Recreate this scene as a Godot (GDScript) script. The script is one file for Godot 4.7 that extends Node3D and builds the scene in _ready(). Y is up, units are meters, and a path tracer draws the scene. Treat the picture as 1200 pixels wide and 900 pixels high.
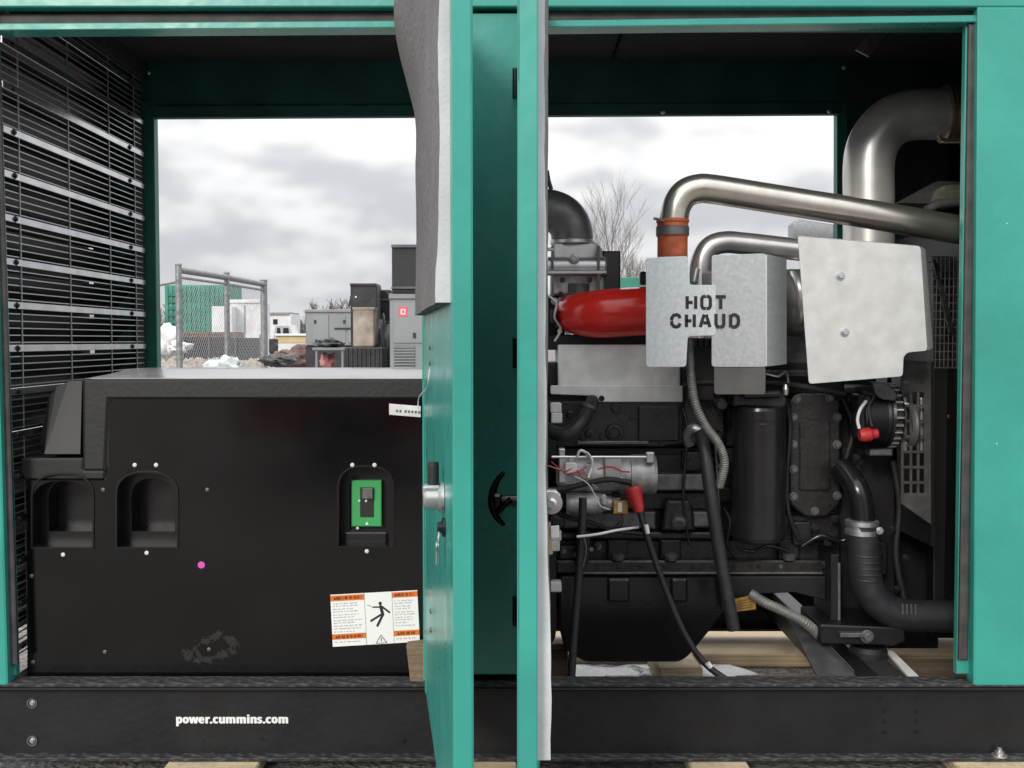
extends Node3D
# A generator set in an open green enclosure, doors folded towards the viewer, a storage yard behind it.
# Metres; the enclosure's front frame lies in the plane z = 0, its rear frame near z = -1.05.

const F := 1285.0                       # focal length of the photograph in its own pixels (1200 x 900)
const CAM := Vector3(0, 1.035, 2.57)
const PITCH := 0.0402
var M := {}
var T := {}
var taken := {}
var bolt_mesh: ArrayMesh
var screw_mesh: ArrayMesh
var rng := RandomNumberGenerator.new()

# ---------------------------------------------------------------- mesh kit
class MB:
	var v := PackedVector3Array()
	var n := PackedVector3Array()
	var uv := PackedVector2Array()
	func tri3(a: Vector3, b: Vector3, c: Vector3, na: Vector3, nb: Vector3, nc: Vector3) -> void:
		if (b - a).cross(c - a).dot(na + nb + nc) > 0.0:
			v.append_array([a, c, b]); n.append_array([na, nc, nb])
		else:
			v.append_array([a, b, c]); n.append_array([na, nb, nc])
	func tri(a: Vector3, b: Vector3, c: Vector3, hint: Vector3) -> void:
		var m = (b - a).cross(c - a)
		if m.length_squared() < 1e-16: return
		m = m.normalized()
		if m.dot(hint) < 0.0: m = -m
		tri3(a, b, c, m, m, m)
	func quad(a: Vector3, b: Vector3, c: Vector3, d: Vector3, hint: Vector3) -> void:
		tri(a, b, c, hint); tri(a, c, d, hint)
	func uvquad(a: Vector3, b: Vector3, c: Vector3, d: Vector3) -> void:   # a top left, then clockwise as seen
		var m = (c - a).cross(b - a).normalized()
		if m == Vector3.ZERO: return
		for k in [[a, Vector2(0, 0)], [b, Vector2(1, 0)], [c, Vector2(1, 1)], [a, Vector2(0, 0)], [c, Vector2(1, 1)], [d, Vector2(0, 1)]]:
			v.append(k[0]); n.append(m); uv.append(k[1])
	func mesh() -> ArrayMesh:
		var a := []
		a.resize(Mesh.ARRAY_MAX)
		a[Mesh.ARRAY_VERTEX] = v
		a[Mesh.ARRAY_NORMAL] = n
		if uv.size() == v.size() and uv.size() > 0: a[Mesh.ARRAY_TEX_UV] = uv
		var m := ArrayMesh.new()
		m.add_surface_from_arrays(Mesh.PRIMITIVE_TRIANGLES, a)
		return m
	# a flat outline of points, pushed back by `back`, with a chamfer on its front edge
	func prism(pts: Array, back: Vector3, bev := 0.0) -> void:
		var nn = -back.normalized()
		var e1 = nn.cross(Vector3.UP)
		if e1.length() < 0.1: e1 = nn.cross(Vector3.RIGHT)
		e1 = e1.normalized()
		var e2 = nn.cross(e1)
		var o: Vector3 = pts[0]
		var flat := PackedVector2Array()
		for p in pts: flat.append(Vector2((p - o).dot(e1), (p - o).dot(e2)))
		var area := 0.0
		for i in flat.size(): area += flat[i].cross(flat[(i + 1) % flat.size()])
		var P3: Array = pts.duplicate()
		if area < 0.0:
			flat.reverse(); P3.reverse()
		var k := flat.size()
		var top := []
		var side := []
		var idx := PackedInt32Array()
		for attempt in 6:          # a chamfer too wide for the outline is made narrower
			top = []
			side = []
			var inner := PackedVector2Array()
			for i in k:
				var a = (flat[i] - flat[(i + k - 1) % k]).normalized()
				var b = (flat[(i + 1) % k] - flat[i]).normalized()
				var m1 = Vector2(a.y, -a.x)
				var m2 = Vector2(b.y, -b.x)
				var off = (m1 + m2) / maxf(1.0 + m1.dot(m2), 0.35) * bev
				inner.append((flat[i] - off) * 1000.0)
				top.append(P3[i] - e1 * off.x - e2 * off.y)
				side.append(e1 * m2.x + e2 * m2.y)
			var whole := 0.0
			for i in k: whole += inner[i].cross(inner[(i + 1) % k])
			idx = Geometry2D.triangulate_polygon(inner)
			var sum := 0.0
			for i in range(0, idx.size(), 3): sum += absf((inner[idx[i + 1]] - inner[idx[i]]).cross(inner[idx[i + 2]] - inner[idx[i]]))
			if idx.size() == (k - 2) * 3 and absf(sum - whole) < 0.01 * whole: break
			bev *= 0.55
		for i in range(0, idx.size(), 3):
			tri(top[idx[i]], top[idx[i + 1]], top[idx[i + 2]], nn)
			tri(P3[idx[i]] + back, P3[idx[i + 1]] + back, P3[idx[i + 2]] + back, -nn)
		for i in k:
			var j := (i + 1) % k
			var c = -nn * bev * 0.6
			if bev > 0.0: quad(top[i], top[j], P3[j] + c, P3[i] + c, side[i] + nn)
			quad(P3[i] + c, P3[j] + c, P3[j] + back, P3[i] + back, side[i])
	func box(c: Vector3, s: Vector3, bev := 0.0, b := Basis.IDENTITY) -> void:
		var h = s / 2.0
		bev = minf(bev, minf(h.x, minf(h.y, h.z)) * 0.8)
		var k := []
		for sx in [-1, 1]:
			for sy in [-1, 1]:
				for sz in [-1, 1]:
					var g = Vector3(sx, sy, sz)
					k.append([c + b * (g * Vector3(h.x, h.y - bev, h.z - bev)), c + b * (g * Vector3(h.x - bev, h.y, h.z - bev)), c + b * (g * Vector3(h.x - bev, h.y - bev, h.z)), b * g])
		for f in [[0, 1, 3, 2], [4, 5, 7, 6]]: quad(k[f[0]][0], k[f[1]][0], k[f[2]][0], k[f[3]][0], k[f[0]][0] - c)
		for f in [[0, 1, 5, 4], [2, 3, 7, 6]]: quad(k[f[0]][1], k[f[1]][1], k[f[2]][1], k[f[3]][1], k[f[0]][1] - c)
		for f in [[0, 2, 6, 4], [1, 3, 7, 5]]: quad(k[f[0]][2], k[f[1]][2], k[f[2]][2], k[f[3]][2], k[f[0]][2] - c)
		if bev <= 0.0: return
		for e in [[0, 1], [2, 3], [4, 5], [6, 7]]: quad(k[e[0]][0], k[e[1]][0], k[e[1]][1], k[e[0]][1], k[e[0]][3] + k[e[1]][3])
		for e in [[0, 2], [1, 3], [4, 6], [5, 7]]: quad(k[e[0]][0], k[e[1]][0], k[e[1]][2], k[e[0]][2], k[e[0]][3] + k[e[1]][3])
		for e in [[0, 4], [1, 5], [2, 6], [3, 7]]: quad(k[e[0]][1], k[e[1]][1], k[e[1]][2], k[e[0]][2], k[e[0]][3] + k[e[1]][3])
		for q in k: tri(q[0], q[1], q[2], q[3])
	# a smooth tube along a line of points
	func tube(pts: Array, r, sides := 14, caps := true) -> void:
		var k := pts.size()
		var rad := func(i): return r[i] if r is Array else r
		var rings := []
		var up := Vector3.ZERO
		for i in k:
			var d: Vector3 = (pts[mini(i + 1, k - 1)] - pts[maxi(i - 1, 0)]).normalized()
			if i == 0:
				up = d.cross(Vector3.UP)
				if up.length() < 0.2: up = d.cross(Vector3.RIGHT)
			up = (up - d * up.dot(d)).normalized()
			var w = d.cross(up)
			var ring := []
			var lean: Vector3 = d * ((rad.call(mini(i + 1, k - 1)) - rad.call(maxi(i - 1, 0))) / maxf((pts[mini(i + 1, k - 1)] - pts[maxi(i - 1, 0)]).length(), 1e-6))
			for s in sides:
				var a = TAU * s / sides
				var q = up * cos(a) + w * sin(a)
				ring.append([pts[i] + q * rad.call(i), (q - lean).normalized()])
			rings.append(ring)
		for i in k - 1:
			for s in sides:
				var t := (s + 1) % sides
				var a = rings[i][s]; var b = rings[i][t]; var c = rings[i + 1][t]; var d = rings[i + 1][s]
				tri3(a[0], b[0], c[0], a[1], b[1], c[1]); tri3(a[0], c[0], d[0], a[1], c[1], d[1])
		if caps:
			for e in [[0, pts[0] - pts[1]], [k - 1, pts[k - 1] - pts[k - 2]]]:
				for s in sides: tri(pts[e[0]], rings[e[0]][s][0], rings[e[0]][(s + 1) % sides][0], e[1])
	# turned body: profile of [radius, height along axis]
	func lathe(o: Vector3, axis: Vector3, prof: Array, sides := 24) -> void:
		axis = axis.normalized()
		var e1 = axis.cross(Vector3.UP)
		if e1.length() < 0.2: e1 = axis.cross(Vector3.RIGHT)
		e1 = e1.normalized()
		var e2 = axis.cross(e1)
		for i in prof.size() - 1:
			var p = prof[i]; var q = prof[i + 1]
			var dr: float = q[0] - p[0]
			var dh: float = q[1] - p[1]
			for s in sides:
				var a0 = TAU * s / sides; var a1 = TAU * (s + 1) / sides
				var u0 = e1 * cos(a0) + e2 * sin(a0); var u1 = e1 * cos(a1) + e2 * sin(a1)
				var n0 = (u0 * dh - axis * dr).normalized(); var n1 = (u1 * dh - axis * dr).normalized()
				var A = o + u0 * p[0] + axis * p[1]; var B = o + u1 * p[0] + axis * p[1]
				var C = o + u1 * q[0] + axis * q[1]; var D = o + u0 * q[0] + axis * q[1]
				if p[0] > 1e-6: tri3(A, B, C, n0, n1, n1)
				if q[0] > 1e-6: tri3(A, C, D, n0, n1, n0)

func P(px: float, py: float, z: float) -> Vector3:      # where a pixel of the photograph lies at depth z
	var y = (450.0 - py) / F
	var d = Vector3((px - 600.0) / F, y * cos(PITCH) - sin(PITCH), -y * sin(PITCH) - cos(PITCH))
	return CAM + d * ((z - CAM.z) / d.z)

func K(z: float) -> float: return (CAM.z - z) / F       # metres per pixel at depth z

func rounded(pts: Array, r: float, seg := 4) -> Array:   # round the corners of a 2D outline
	var o := []
	var k := pts.size()
	for i in k:
		var p = Vector2(pts[i][0], pts[i][1])
		var a = Vector2(pts[(i + k - 1) % k][0], pts[(i + k - 1) % k][1]) - p
		var b = Vector2(pts[(i + 1) % k][0], pts[(i + 1) % k][1]) - p
		var rr = minf(r, minf(a.length(), b.length()) * 0.45)
		var A = p + a.normalized() * rr; var B = p + b.normalized() * rr
		for s in seg + 1:
			var t = float(s) / seg
			var q = A.lerp(p, t).lerp(p.lerp(B, t), t)
			o.append([q.x, q.y])
	return o

func spline(pts: Array, sub := 8) -> Array:
	var o := []
	var k := pts.size()
	for i in k - 1:
		var a = pts[maxi(i - 1, 0)]; var b = pts[i]; var c = pts[i + 1]; var d = pts[mini(i + 2, k - 1)]
		for s in sub: o.append(b.cubic_interpolate(c, a, d, float(s) / sub))
	o.append(pts[k - 1])
	return o

# ---------------------------------------------------------------- objects
func numbered(called: String) -> String:
	taken[called] = taken.get(called, -1) + 1
	return called if taken[called] == 0 else "%s_%03d" % [called, taken[called]]

func tag(o: Node, label := "", category := "", group := "", kind := "") -> Node:
	if label: o.set_meta("label", label)
	if category: o.set_meta("category", category)
	if group: o.set_meta("group", group)
	if kind: o.set_meta("kind", kind)
	return o

func thing(called: String, label: String, category: String, at := Vector3.ZERO, group := "") -> Node3D:
	var o := Node3D.new()
	o.name = numbered(called); o.position = at
	add_child(o)
	return tag(o, label, category, group)

func origin_of(n: Node) -> Vector3:
	var p := Vector3.ZERO
	while n is Node3D and n != self:
		p += n.position; n = n.get_parent()
	return p

func put(called: String, mesh: Mesh, m: Material, parent: Node = self, at := Transform3D.IDENTITY) -> MeshInstance3D:
	var o := MeshInstance3D.new()
	o.mesh = mesh; o.material_override = m
	if parent == self: o.name = numbered(called)
	else: o.name = called
	at.origin -= origin_of(parent)
	o.transform = at
	parent.add_child(o, true)
	return o

func obj(called: String, b: MB, m: Material, parent: Node = self, label := "") -> MeshInstance3D:
	var o := put(called, b.mesh(), m, parent)
	if label: o.set_meta("label", label)
	return o

func plate(called, pts: Array, z: float, depth: float, m: Material, parent: Node, bev := 0.003, round := 0.0) -> MeshInstance3D:
	var b := MB.new()
	plate_into(b, pts, z, depth, bev, round)
	return obj(called, b, m, parent)

func plate_into(b: MB, pts: Array, z: float, depth: float, bev := 0.003, round := 0.0) -> void:
	var q := []
	for p in (rounded(pts, round) if round > 0.0 else pts): q.append(P(p[0], p[1], z))
	b.prism(q, Vector3(0, 0, -depth), bev)

func rect(x0, y0, x1, y1) -> Array: return [[x0, y0], [x1, y0], [x1, y1], [x0, y1]]

func pipe(called, pts: Array, r, m: Material, parent: Node, sub := 8, sides := 16) -> MeshInstance3D:
	var q := []
	for p in pts: q.append(P(p[0], p[1], p[2]))
	var b := MB.new()
	b.tube(spline(q, sub), r, sides)
	return obj(called, b, m, parent)

func bolt(px, py, z, r_px: float, m: Material, parent: Node, called := "bolt", mesh: Mesh = null) -> MeshInstance3D:
	return put(called, mesh if mesh else bolt_mesh, m, parent, Transform3D(Basis.from_euler(Vector3(0, 0, px * 1.7 + py)).scaled(Vector3.ONE * r_px * K(z)), P(px, py, z)))

func turned(called, o: Vector3, axis: Vector3, prof: Array, m: Material, parent: Node, sides := 24) -> MeshInstance3D:
	var b := MB.new()
	b.lathe(o, axis, prof, sides)
	return obj(called, b, m, parent)

func corrugated(called, pts: Array, r: float, pitch: float, m: Material, parent: Node = self) -> MeshInstance3D:
	var q := []
	for p in pts: q.append(P(p[0], p[1], p[2]))
	var c := Curve3D.new()
	for p in spline(q, 10): c.add_point(p)
	var k := int(c.get_baked_length() / pitch * 4.0)
	var line := []
	var rad := []
	for i in k + 1:
		line.append(c.sample_baked(c.get_baked_length() * i / k))
		rad.append(r * [1.0, 0.96, 0.74, 0.96][i % 4])
	var b := MB.new()
	b.tube(line, rad, 12)
	return obj(called, b, m, parent)

# ---------------------------------------------------------------- materials
func noise_tex(freq: float, oct := 4, lo := 0.75, hi := 1.0, type := FastNoiseLite.TYPE_SIMPLEX_SMOOTH, nseed := 1, size := 512) -> NoiseTexture2D:
	var n := FastNoiseLite.new()
	n.noise_type = type; n.frequency = freq; n.fractal_octaves = oct; n.seed = nseed
	if type == FastNoiseLite.TYPE_CELLULAR:
		n.cellular_return_type = FastNoiseLite.RETURN_CELL_VALUE
		n.fractal_type = FastNoiseLite.FRACTAL_NONE
	var t := NoiseTexture2D.new()
	t.width = size; t.height = size; t.seamless = true; t.noise = n
	var g := Gradient.new()
	g.set_color(0, Color(lo, lo, lo)); g.set_color(1, Color(hi, hi, hi))
	t.color_ramp = g
	return t

func normal_tex(freq: float, oct := 4, strength := 4.0, nseed := 3, size := 512) -> NoiseTexture2D:
	var t := noise_tex(freq, oct, 0, 1, FastNoiseLite.TYPE_SIMPLEX_SMOOTH, nseed, size)
	t.color_ramp = null
	t.as_normal_map = true; t.bump_strength = strength
	return t

func mat(r: float, g: float, b: float, rough: float, metal := 0.0, tex := "", scale := 2.0, nrm := "", nscale := 0.2) -> StandardMaterial3D:
	var m := StandardMaterial3D.new()
	m.albedo_color = Color(r, g, b).linear_to_srgb()
	m.roughness = rough; m.metallic = metal
	m.uv1_triplanar = true; m.uv1_scale = Vector3.ONE * scale
	if tex: m.albedo_texture = T[tex]
	if nrm:
		m.normal_enabled = true; m.normal_texture = T[nrm]; m.normal_scale = nscale
	return m

func rough_map(m: StandardMaterial3D, tex: String) -> StandardMaterial3D:
	m.roughness_texture = T[tex]
	m.roughness_texture_channel = BaseMaterial3D.TEXTURE_CHANNEL_RED
	return m

func make_materials() -> void:
	T.mottle = noise_tex(0.008, 5, 0.7, 1.0)
	T.faint = noise_tex(0.006, 5, 0.88, 1.0, FastNoiseLite.TYPE_SIMPLEX_SMOOTH, 5)
	T.grime = noise_tex(0.012, 5, 0.0, 1.0, FastNoiseLite.TYPE_SIMPLEX_SMOOTH, 7)
	var gr := Gradient.new()
	gr.offsets = [0.0, 0.42, 0.55, 0.66, 1.0]
	gr.colors = [Color(0.3, 0.3, 0.31), Color(0.42, 0.42, 0.43), Color(0.52, 0.52, 0.52), Color(0.74, 0.73, 0.72), Color(0.95, 0.95, 0.95)]
	T.grime.color_ramp = gr
	T.spangle = noise_tex(0.06, 1, 0.93, 1.0, FastNoiseLite.TYPE_CELLULAR, 4)
	T.spangle_soft = noise_tex(0.02, 5, 0.9, 1.0, FastNoiseLite.TYPE_SIMPLEX_SMOOTH, 14)
	T.rough = noise_tex(0.015, 5, 0.62, 1.0, FastNoiseLite.TYPE_SIMPLEX_SMOOTH, 9)
	T.gravel = noise_tex(0.06, 5, 0.5, 1.0, FastNoiseLite.TYPE_SIMPLEX_SMOOTH, 11)
	T.fine = normal_tex(0.12, 3, 5.0, 3)
	T.dent = normal_tex(0.006, 3, 6.0, 6)
	T.orange = normal_tex(0.05, 2, 3.0, 8)
	T.foam = normal_tex(0.09, 4, 9.0, 12)
	var wi := Image.create(256, 256, false, Image.FORMAT_RGB8)
	var wn := FastNoiseLite.new()
	wn.frequency = 0.02; wn.fractal_octaves = 4; wn.seed = 21
	for y in 256:
		for x in 256:
			var s = wn.get_noise_3d(cos(TAU * x / 256.0) * 20.0, sin(TAU * x / 256.0) * 20.0, y * 2.2) * 0.5 + 0.5
			var ring = 0.5 + 0.5 * sin(y * 0.42 + s * 9.0)
			var q = clampf(0.72 + 0.2 * s + 0.1 * ring, 0, 1)
			wi.set_pixel(x, y, Color(q, q * 0.985, q * 0.96))
	T.wood = ImageTexture.create_from_image(wi)

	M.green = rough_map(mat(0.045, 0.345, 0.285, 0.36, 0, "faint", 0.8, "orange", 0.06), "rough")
	M.green_in = mat(0.02, 0.2, 0.155, 0.5, 0, "mottle", 0.8)  # enclosure green darkened for inner faces, their shade put into the colour
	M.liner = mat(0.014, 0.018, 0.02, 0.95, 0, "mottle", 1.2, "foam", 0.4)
	M.teal_shade = mat(0.008, 0.1, 0.094, 0.6, 0, "mottle", 1.0)  # enclosure green with the shade of the interior mixed into its colour
	M.foam = mat(0.17, 0.16, 0.165, 0.95, 0, "faint", 1.1, "foam", 0.2)
	M.foam_edge = mat(0.62, 0.63, 0.65, 0.8, 0, "faint", 2.0, "foam", 0.06)
	M.seal = mat(0.07, 0.065, 0.065, 0.6, 0, "mottle", 4.0, "fine", 0.2)
	M.rail = mat(0.012, 0.0125, 0.0145, 0.45, 0, "mottle", 1.5, "orange", 0.1)
	M.grime = rough_map(mat(0.13, 0.13, 0.135, 0.9, 0, "grime", 9.0, "fine", 0.3), "rough")
	M.grime.uv1_scale = Vector3(5, 11, 11)
	M.black = rough_map(mat(0.0055, 0.0055, 0.006, 0.15, 0, "mottle", 1.0, "dent", 0.03), "rough")
	M.black_edge = mat(0.011, 0.0115, 0.012, 0.55, 0, "faint", 2.0, "orange", 0.12)
	M.cast = rough_map(mat(0.02, 0.0195, 0.019, 0.34, 0, "mottle", 5.0, "fine", 0.3), "rough")
	M.cast_dark = mat(0.007, 0.007, 0.008, 0.42, 0, "mottle", 5.0, "fine", 0.3)  # near black, painting in the shade of crevices between the castings
	M.cast_pale = mat(0.2, 0.2, 0.2, 0.36, 0.5, "mottle", 6.0, "fine", 0.3)  # paler, half metallic grey for some ribs, ledges and fittings
	M.gloss_black = mat(0.012, 0.012, 0.013, 0.22, 0, "faint", 3.0, "orange", 0.08)
	M.satin_black = mat(0.016, 0.016, 0.017, 0.24, 0, "faint", 3.0, "orange", 0.06)
	M.rubber = mat(0.02, 0.02, 0.022, 0.6, 0, "mottle", 8.0, "fine", 0.2)
	M.hose = mat(0.028, 0.03, 0.035, 0.5, 0, "mottle", 8.0, "fine", 0.2)
	M.galv = mat(0.68, 0.73, 0.75, 0.5, 0.6, "spangle_soft", 6.0, "dent", 0.03)
	M.galv_white = mat(0.66, 0.67, 0.655, 0.48, 0.55, "spangle_soft", 1.5, "dent", 0.02)
	M.lid = mat(0.4, 0.4, 0.405, 0.16, 0, "faint", 2.0)  # black plastic toned pale, standing in for the sky it reflects
	M.lid.metallic_specular = 1.0
	M.well = mat(0.004, 0.004, 0.0045, 0.3)
	M.guard = mat(0.085, 0.082, 0.078, 0.5, 0, "mottle", 6.0, "fine", 0.3)
	M.maroon = mat(0.26, 0.012, 0.035, 0.25)
	M.galv_grey = mat(0.54, 0.57, 0.58, 0.42, 0.75, "spangle", 4.0, "dent", 0.03)
	M.galv_shade = mat(0.26, 0.26, 0.25, 0.6, 0.6, "faint", 4.0)  # shield metal darkened; the shade of its inward bend is in the colour
	M.zinc = mat(0.62, 0.63, 0.64, 0.4, 0.9, "faint", 3.0, "dent", 0.08)
	M.guard_wire = mat(0.42, 0.43, 0.45, 0.4, 0.8)
	M.wire = mat(0.75, 0.76, 0.78, 0.35, 0.85)
	M.bar = mat(0.62, 0.63, 0.65, 0.2, 0.95, "faint", 3.0, "dent", 0.03)
	M.polished = mat(0.68, 0.64, 0.57, 0.27, 0.92, "faint", 4.0, "dent", 0.05)
	M.chrome = mat(0.72, 0.71, 0.7, 0.3, 0.85, "faint", 4.0)
	M.stainless = mat(0.84, 0.82, 0.79, 0.33, 0.55, "faint", 3.0, "dent", 0.05)
	M.steel_dark = mat(0.2, 0.2, 0.2, 0.45, 0.45, "mottle", 4.0, "fine", 0.15)
	M.alu = mat(0.62, 0.62, 0.61, 0.45, 0.6, "mottle", 6.0, "fine", 0.3)
	M.cover_white = mat(0.88, 0.88, 0.85, 0.5, 0.1, "faint", 4.0, "dent", 0.06)
	M.bellows = mat(0.5, 0.36, 0.22, 0.35, 0.6, "mottle", 9.0)
	M.red = mat(0.85, 0.035, 0.025, 0.2, 0, "faint", 4.0, "dent", 0.08)
	M.red_rubber = mat(0.55, 0.03, 0.035, 0.45, 0, "faint", 9.0, "fine", 0.2)
	M.orange = mat(0.58, 0.13, 0.04, 0.5, 0, "mottle", 8.0, "fine", 0.3)
	M.print = mat(0.012, 0.012, 0.012, 0.5)
	M.white_print = mat(0.82, 0.82, 0.82, 0.5)
	M.white = mat(0.75, 0.75, 0.74, 0.5, 0, "faint", 4.0)
	M.wire_white = mat(0.7, 0.7, 0.68, 0.5)
	M.copper = mat(0.45, 0.2, 0.16, 0.4, 0.3)
	M.yellow = mat(0.55, 0.3, 0.04, 0.5, 0, "mottle", 9.0)
	M.breaker = mat(0.045, 0.36, 0.1, 0.45)
	M.pink = mat(0.65, 0.08, 0.45, 0.5)
	M.conduit = mat(0.3, 0.3, 0.28, 0.5, 0.3, "mottle", 8.0)
	M.tan = mat(0.5, 0.36, 0.2, 0.7, 0, "mottle", 9.0)
	M.pine = mat(0.76, 0.62, 0.42, 0.7, 0, "wood", 1.0, "fine", 0.2)
	M.pine.uv1_scale = Vector3(0.6, 5, 5)
	M.pine_x = mat(0.74, 0.61, 0.42, 0.7, 0, "wood", 1.0, "fine", 0.2)
	M.pine_x.uv1_scale = Vector3(5, 5, 0.6)
	M.wood_dark = mat(0.26, 0.19, 0.13, 0.85, 0, "wood", 1.0, "fine", 0.3)
	M.wood_dark.uv1_scale = Vector3(0.7, 6, 6)
	M.gravel = mat(0.34, 0.31, 0.28, 0.95, 0, "gravel", 0.9, "fine", 0.6)
	M.fence = mat(0.36, 0.37, 0.38, 0.45, 0.5, "mottle", 2.0)
	M.mesh_wire = mat(0.5, 0.51, 0.52, 0.5, 0.3)
	M.container = mat(0.04, 0.28, 0.21, 0.5, 0, "mottle", 0.2)
	M.cabinet = mat(0.25, 0.27, 0.28, 0.5, 0, "faint", 0.5)
	M.cabinet_dark = mat(0.12, 0.13, 0.13, 0.6, 0, "mottle", 0.6)
	M.tarp_black = mat(0.022, 0.022, 0.026, 0.5, 0, "mottle", 1.0, "dent", 0.4)
	M.mesh_dark = mat(0.05, 0.053, 0.058, 0.7, 0, "gravel", 3.0, "fine", 0.6)
	M.carton = mat(0.46, 0.4, 0.33, 0.8, 0, "mottle", 1.0)
	M.snow = mat(0.86, 0.87, 0.88, 0.8, 0, "faint", 2.0, "foam", 0.5)
	M.crate_white = mat(0.72, 0.73, 0.74, 0.6, 0, "faint", 0.5)
	M.cream = mat(0.6, 0.48, 0.25, 0.6, 0, "faint", 0.5)
	M.rust = mat(0.24, 0.15, 0.125, 0.8, 0, "mottle", 1.0)
	M.tyre = mat(0.02, 0.02, 0.02, 0.8)
	M.glass_dark = mat(0.03, 0.035, 0.04, 0.1)
	M.bark = mat(0.2, 0.18, 0.165, 0.9)
	M.bark_pale = mat(0.2, 0.175, 0.16, 0.9)
	M.spruce = mat(0.06, 0.075, 0.06, 0.95)
	M.pink_sign = mat(0.7, 0.1, 0.12, 0.5)
	M.film = mat(0.6, 0.68, 0.69, 0.35, 0, "faint", 2.0, "dent", 0.6)

	var b := MB.new()      # a hexagon head on a washer, radius 1
	b.lathe(Vector3.ZERO, Vector3(0, 0, 1), [[1.0, -0.05], [1.0, 0.14], [0.92, 0.2], [0.66, 0.2]], 16)
	b.lathe(Vector3.ZERO, Vector3(0, 0, 1), [[0.68, 0.18], [0.68, 0.62], [0.56, 0.74], [0.0, 0.74]], 6)
	bolt_mesh = b.mesh()
	b = MB.new()           # a round headed screw, radius 1
	b.lathe(Vector3.ZERO, Vector3(0, 0, 1), [[1.0, -0.05], [1.0, 0.12], [0.85, 0.4], [0.5, 0.58], [0.3, 0.6], [0.26, 0.4], [0.0, 0.4]], 14)
	screw_mesh = b.mesh()

func make_sky() -> ImageTexture:
	var w := 1024
	var h := 512
	var im := Image.create(w, h, false, Image.FORMAT_RGBF)
	var n := FastNoiseLite.new()
	n.seed = 4; n.frequency = 1.0; n.fractal_octaves = 5; n.noise_type = FastNoiseLite.TYPE_SIMPLEX_SMOOTH
	n.fractal_gain = 0.56
	for y in h:
		var el = PI / 2 - PI * (y + 0.5) / h
		for x in w:
			var az = TAU * (x + 0.5) / w
			var s = sin(el)
			var col: Color
			if s > 0.0:
				var base = 0.5 + 1.75 * pow(s, 1.1)          # an overcast sky: three times as bright overhead as low down
				var q = 1.0 / (s + 0.16)
				var k = n.get_noise_3d(cos(az) * cos(el) * q * 1.25, sin(az) * cos(el) * q * 1.25, s * 7.0)
				var k2 = n.get_noise_3d(cos(az) * q * 0.5 + 7.0, sin(az) * q * 0.5, s * 9.0 + 3.0)
				var k3 = n.get_noise_3d(cos(az) * q * 4.5 + 2.0, sin(az) * q * 4.5, s * 30.0)
				var t = clampf(0.5 + k * 0.8 + k2 * 0.4 + k3 * 0.42, 0.0, 1.0)
				t = smoothstep(0.22, 0.76, t)
				var c = Color(0.6, 0.62, 0.65).lerp(Color(0.97, 0.97, 0.98), t)
				var hz = exp(-s * 14.0)
				c = c.lerp(Color(0.93, 0.97, 1.03), hz * 0.5)
				col = Color(c.r * base, c.g * base, c.b * base)
			else:
				col = Color(0.34, 0.32, 0.3)
			im.set_pixel(x, y, col)
	return ImageTexture.create_from_image(im)

# ---------------------------------------------------------------- scene
func _ready() -> void:
	rng.seed = 11
	var cam := Camera3D.new()
	cam.name = "camera"
	cam.position = CAM
	cam.rotation.x = -PITCH
	cam.fov = rad_to_deg(2.0 * atan(450.0 / F))
	cam.near = 0.05; cam.far = 2000.0
	cam.current = true
	add_child(cam)

	var env := Environment.new()
	env.background_mode = Environment.BG_SKY
	var sm := PanoramaSkyMaterial.new()
	sm.panorama = make_sky()
	sm.energy_multiplier = 1.0
	var sky := Sky.new()
	sky.sky_material = sm
	env.sky = sky
	env.ambient_light_source = Environment.AMBIENT_SOURCE_SKY
	env.tonemap_mode = Environment.TONE_MAPPER_LINEAR
	env.tonemap_exposure = 1.5
	env.sdfgi_enabled = true; env.ssao_enabled = true; env.ssil_enabled = true
	var we := WorldEnvironment.new()
	we.name = "environment"
	we.environment = env
	add_child(we)

	var sun := DirectionalLight3D.new()
	sun.name = "sun"
	sun.light_energy = 0.42
	sun.light_angular_distance = 14.0
	sun.light_color = Color(1.0, 0.97, 0.93)
	sun.rotation_degrees = Vector3(-23, -22, 0)
	sun.shadow_enabled = true
	add_child(sun)

	make_materials()
	build_ground()
	build_enclosure()
	build_base()
	build_housing()
	build_engine()
	build_pipes()
	build_cooling()
	build_cables()
	build_dunnage()
	build_yard()

func build_ground() -> void:
	var b := MB.new()
	b.quad(Vector3(-700, 0, 400), Vector3(700, 0, 400), Vector3(700, 0, -900), Vector3(-700, 0, -900), Vector3.UP)
	M.gravel.uv1_world_triplanar = true
	tag(obj("ground", b, M.gravel), "pale gravel yard", "", "", "structure")

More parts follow.
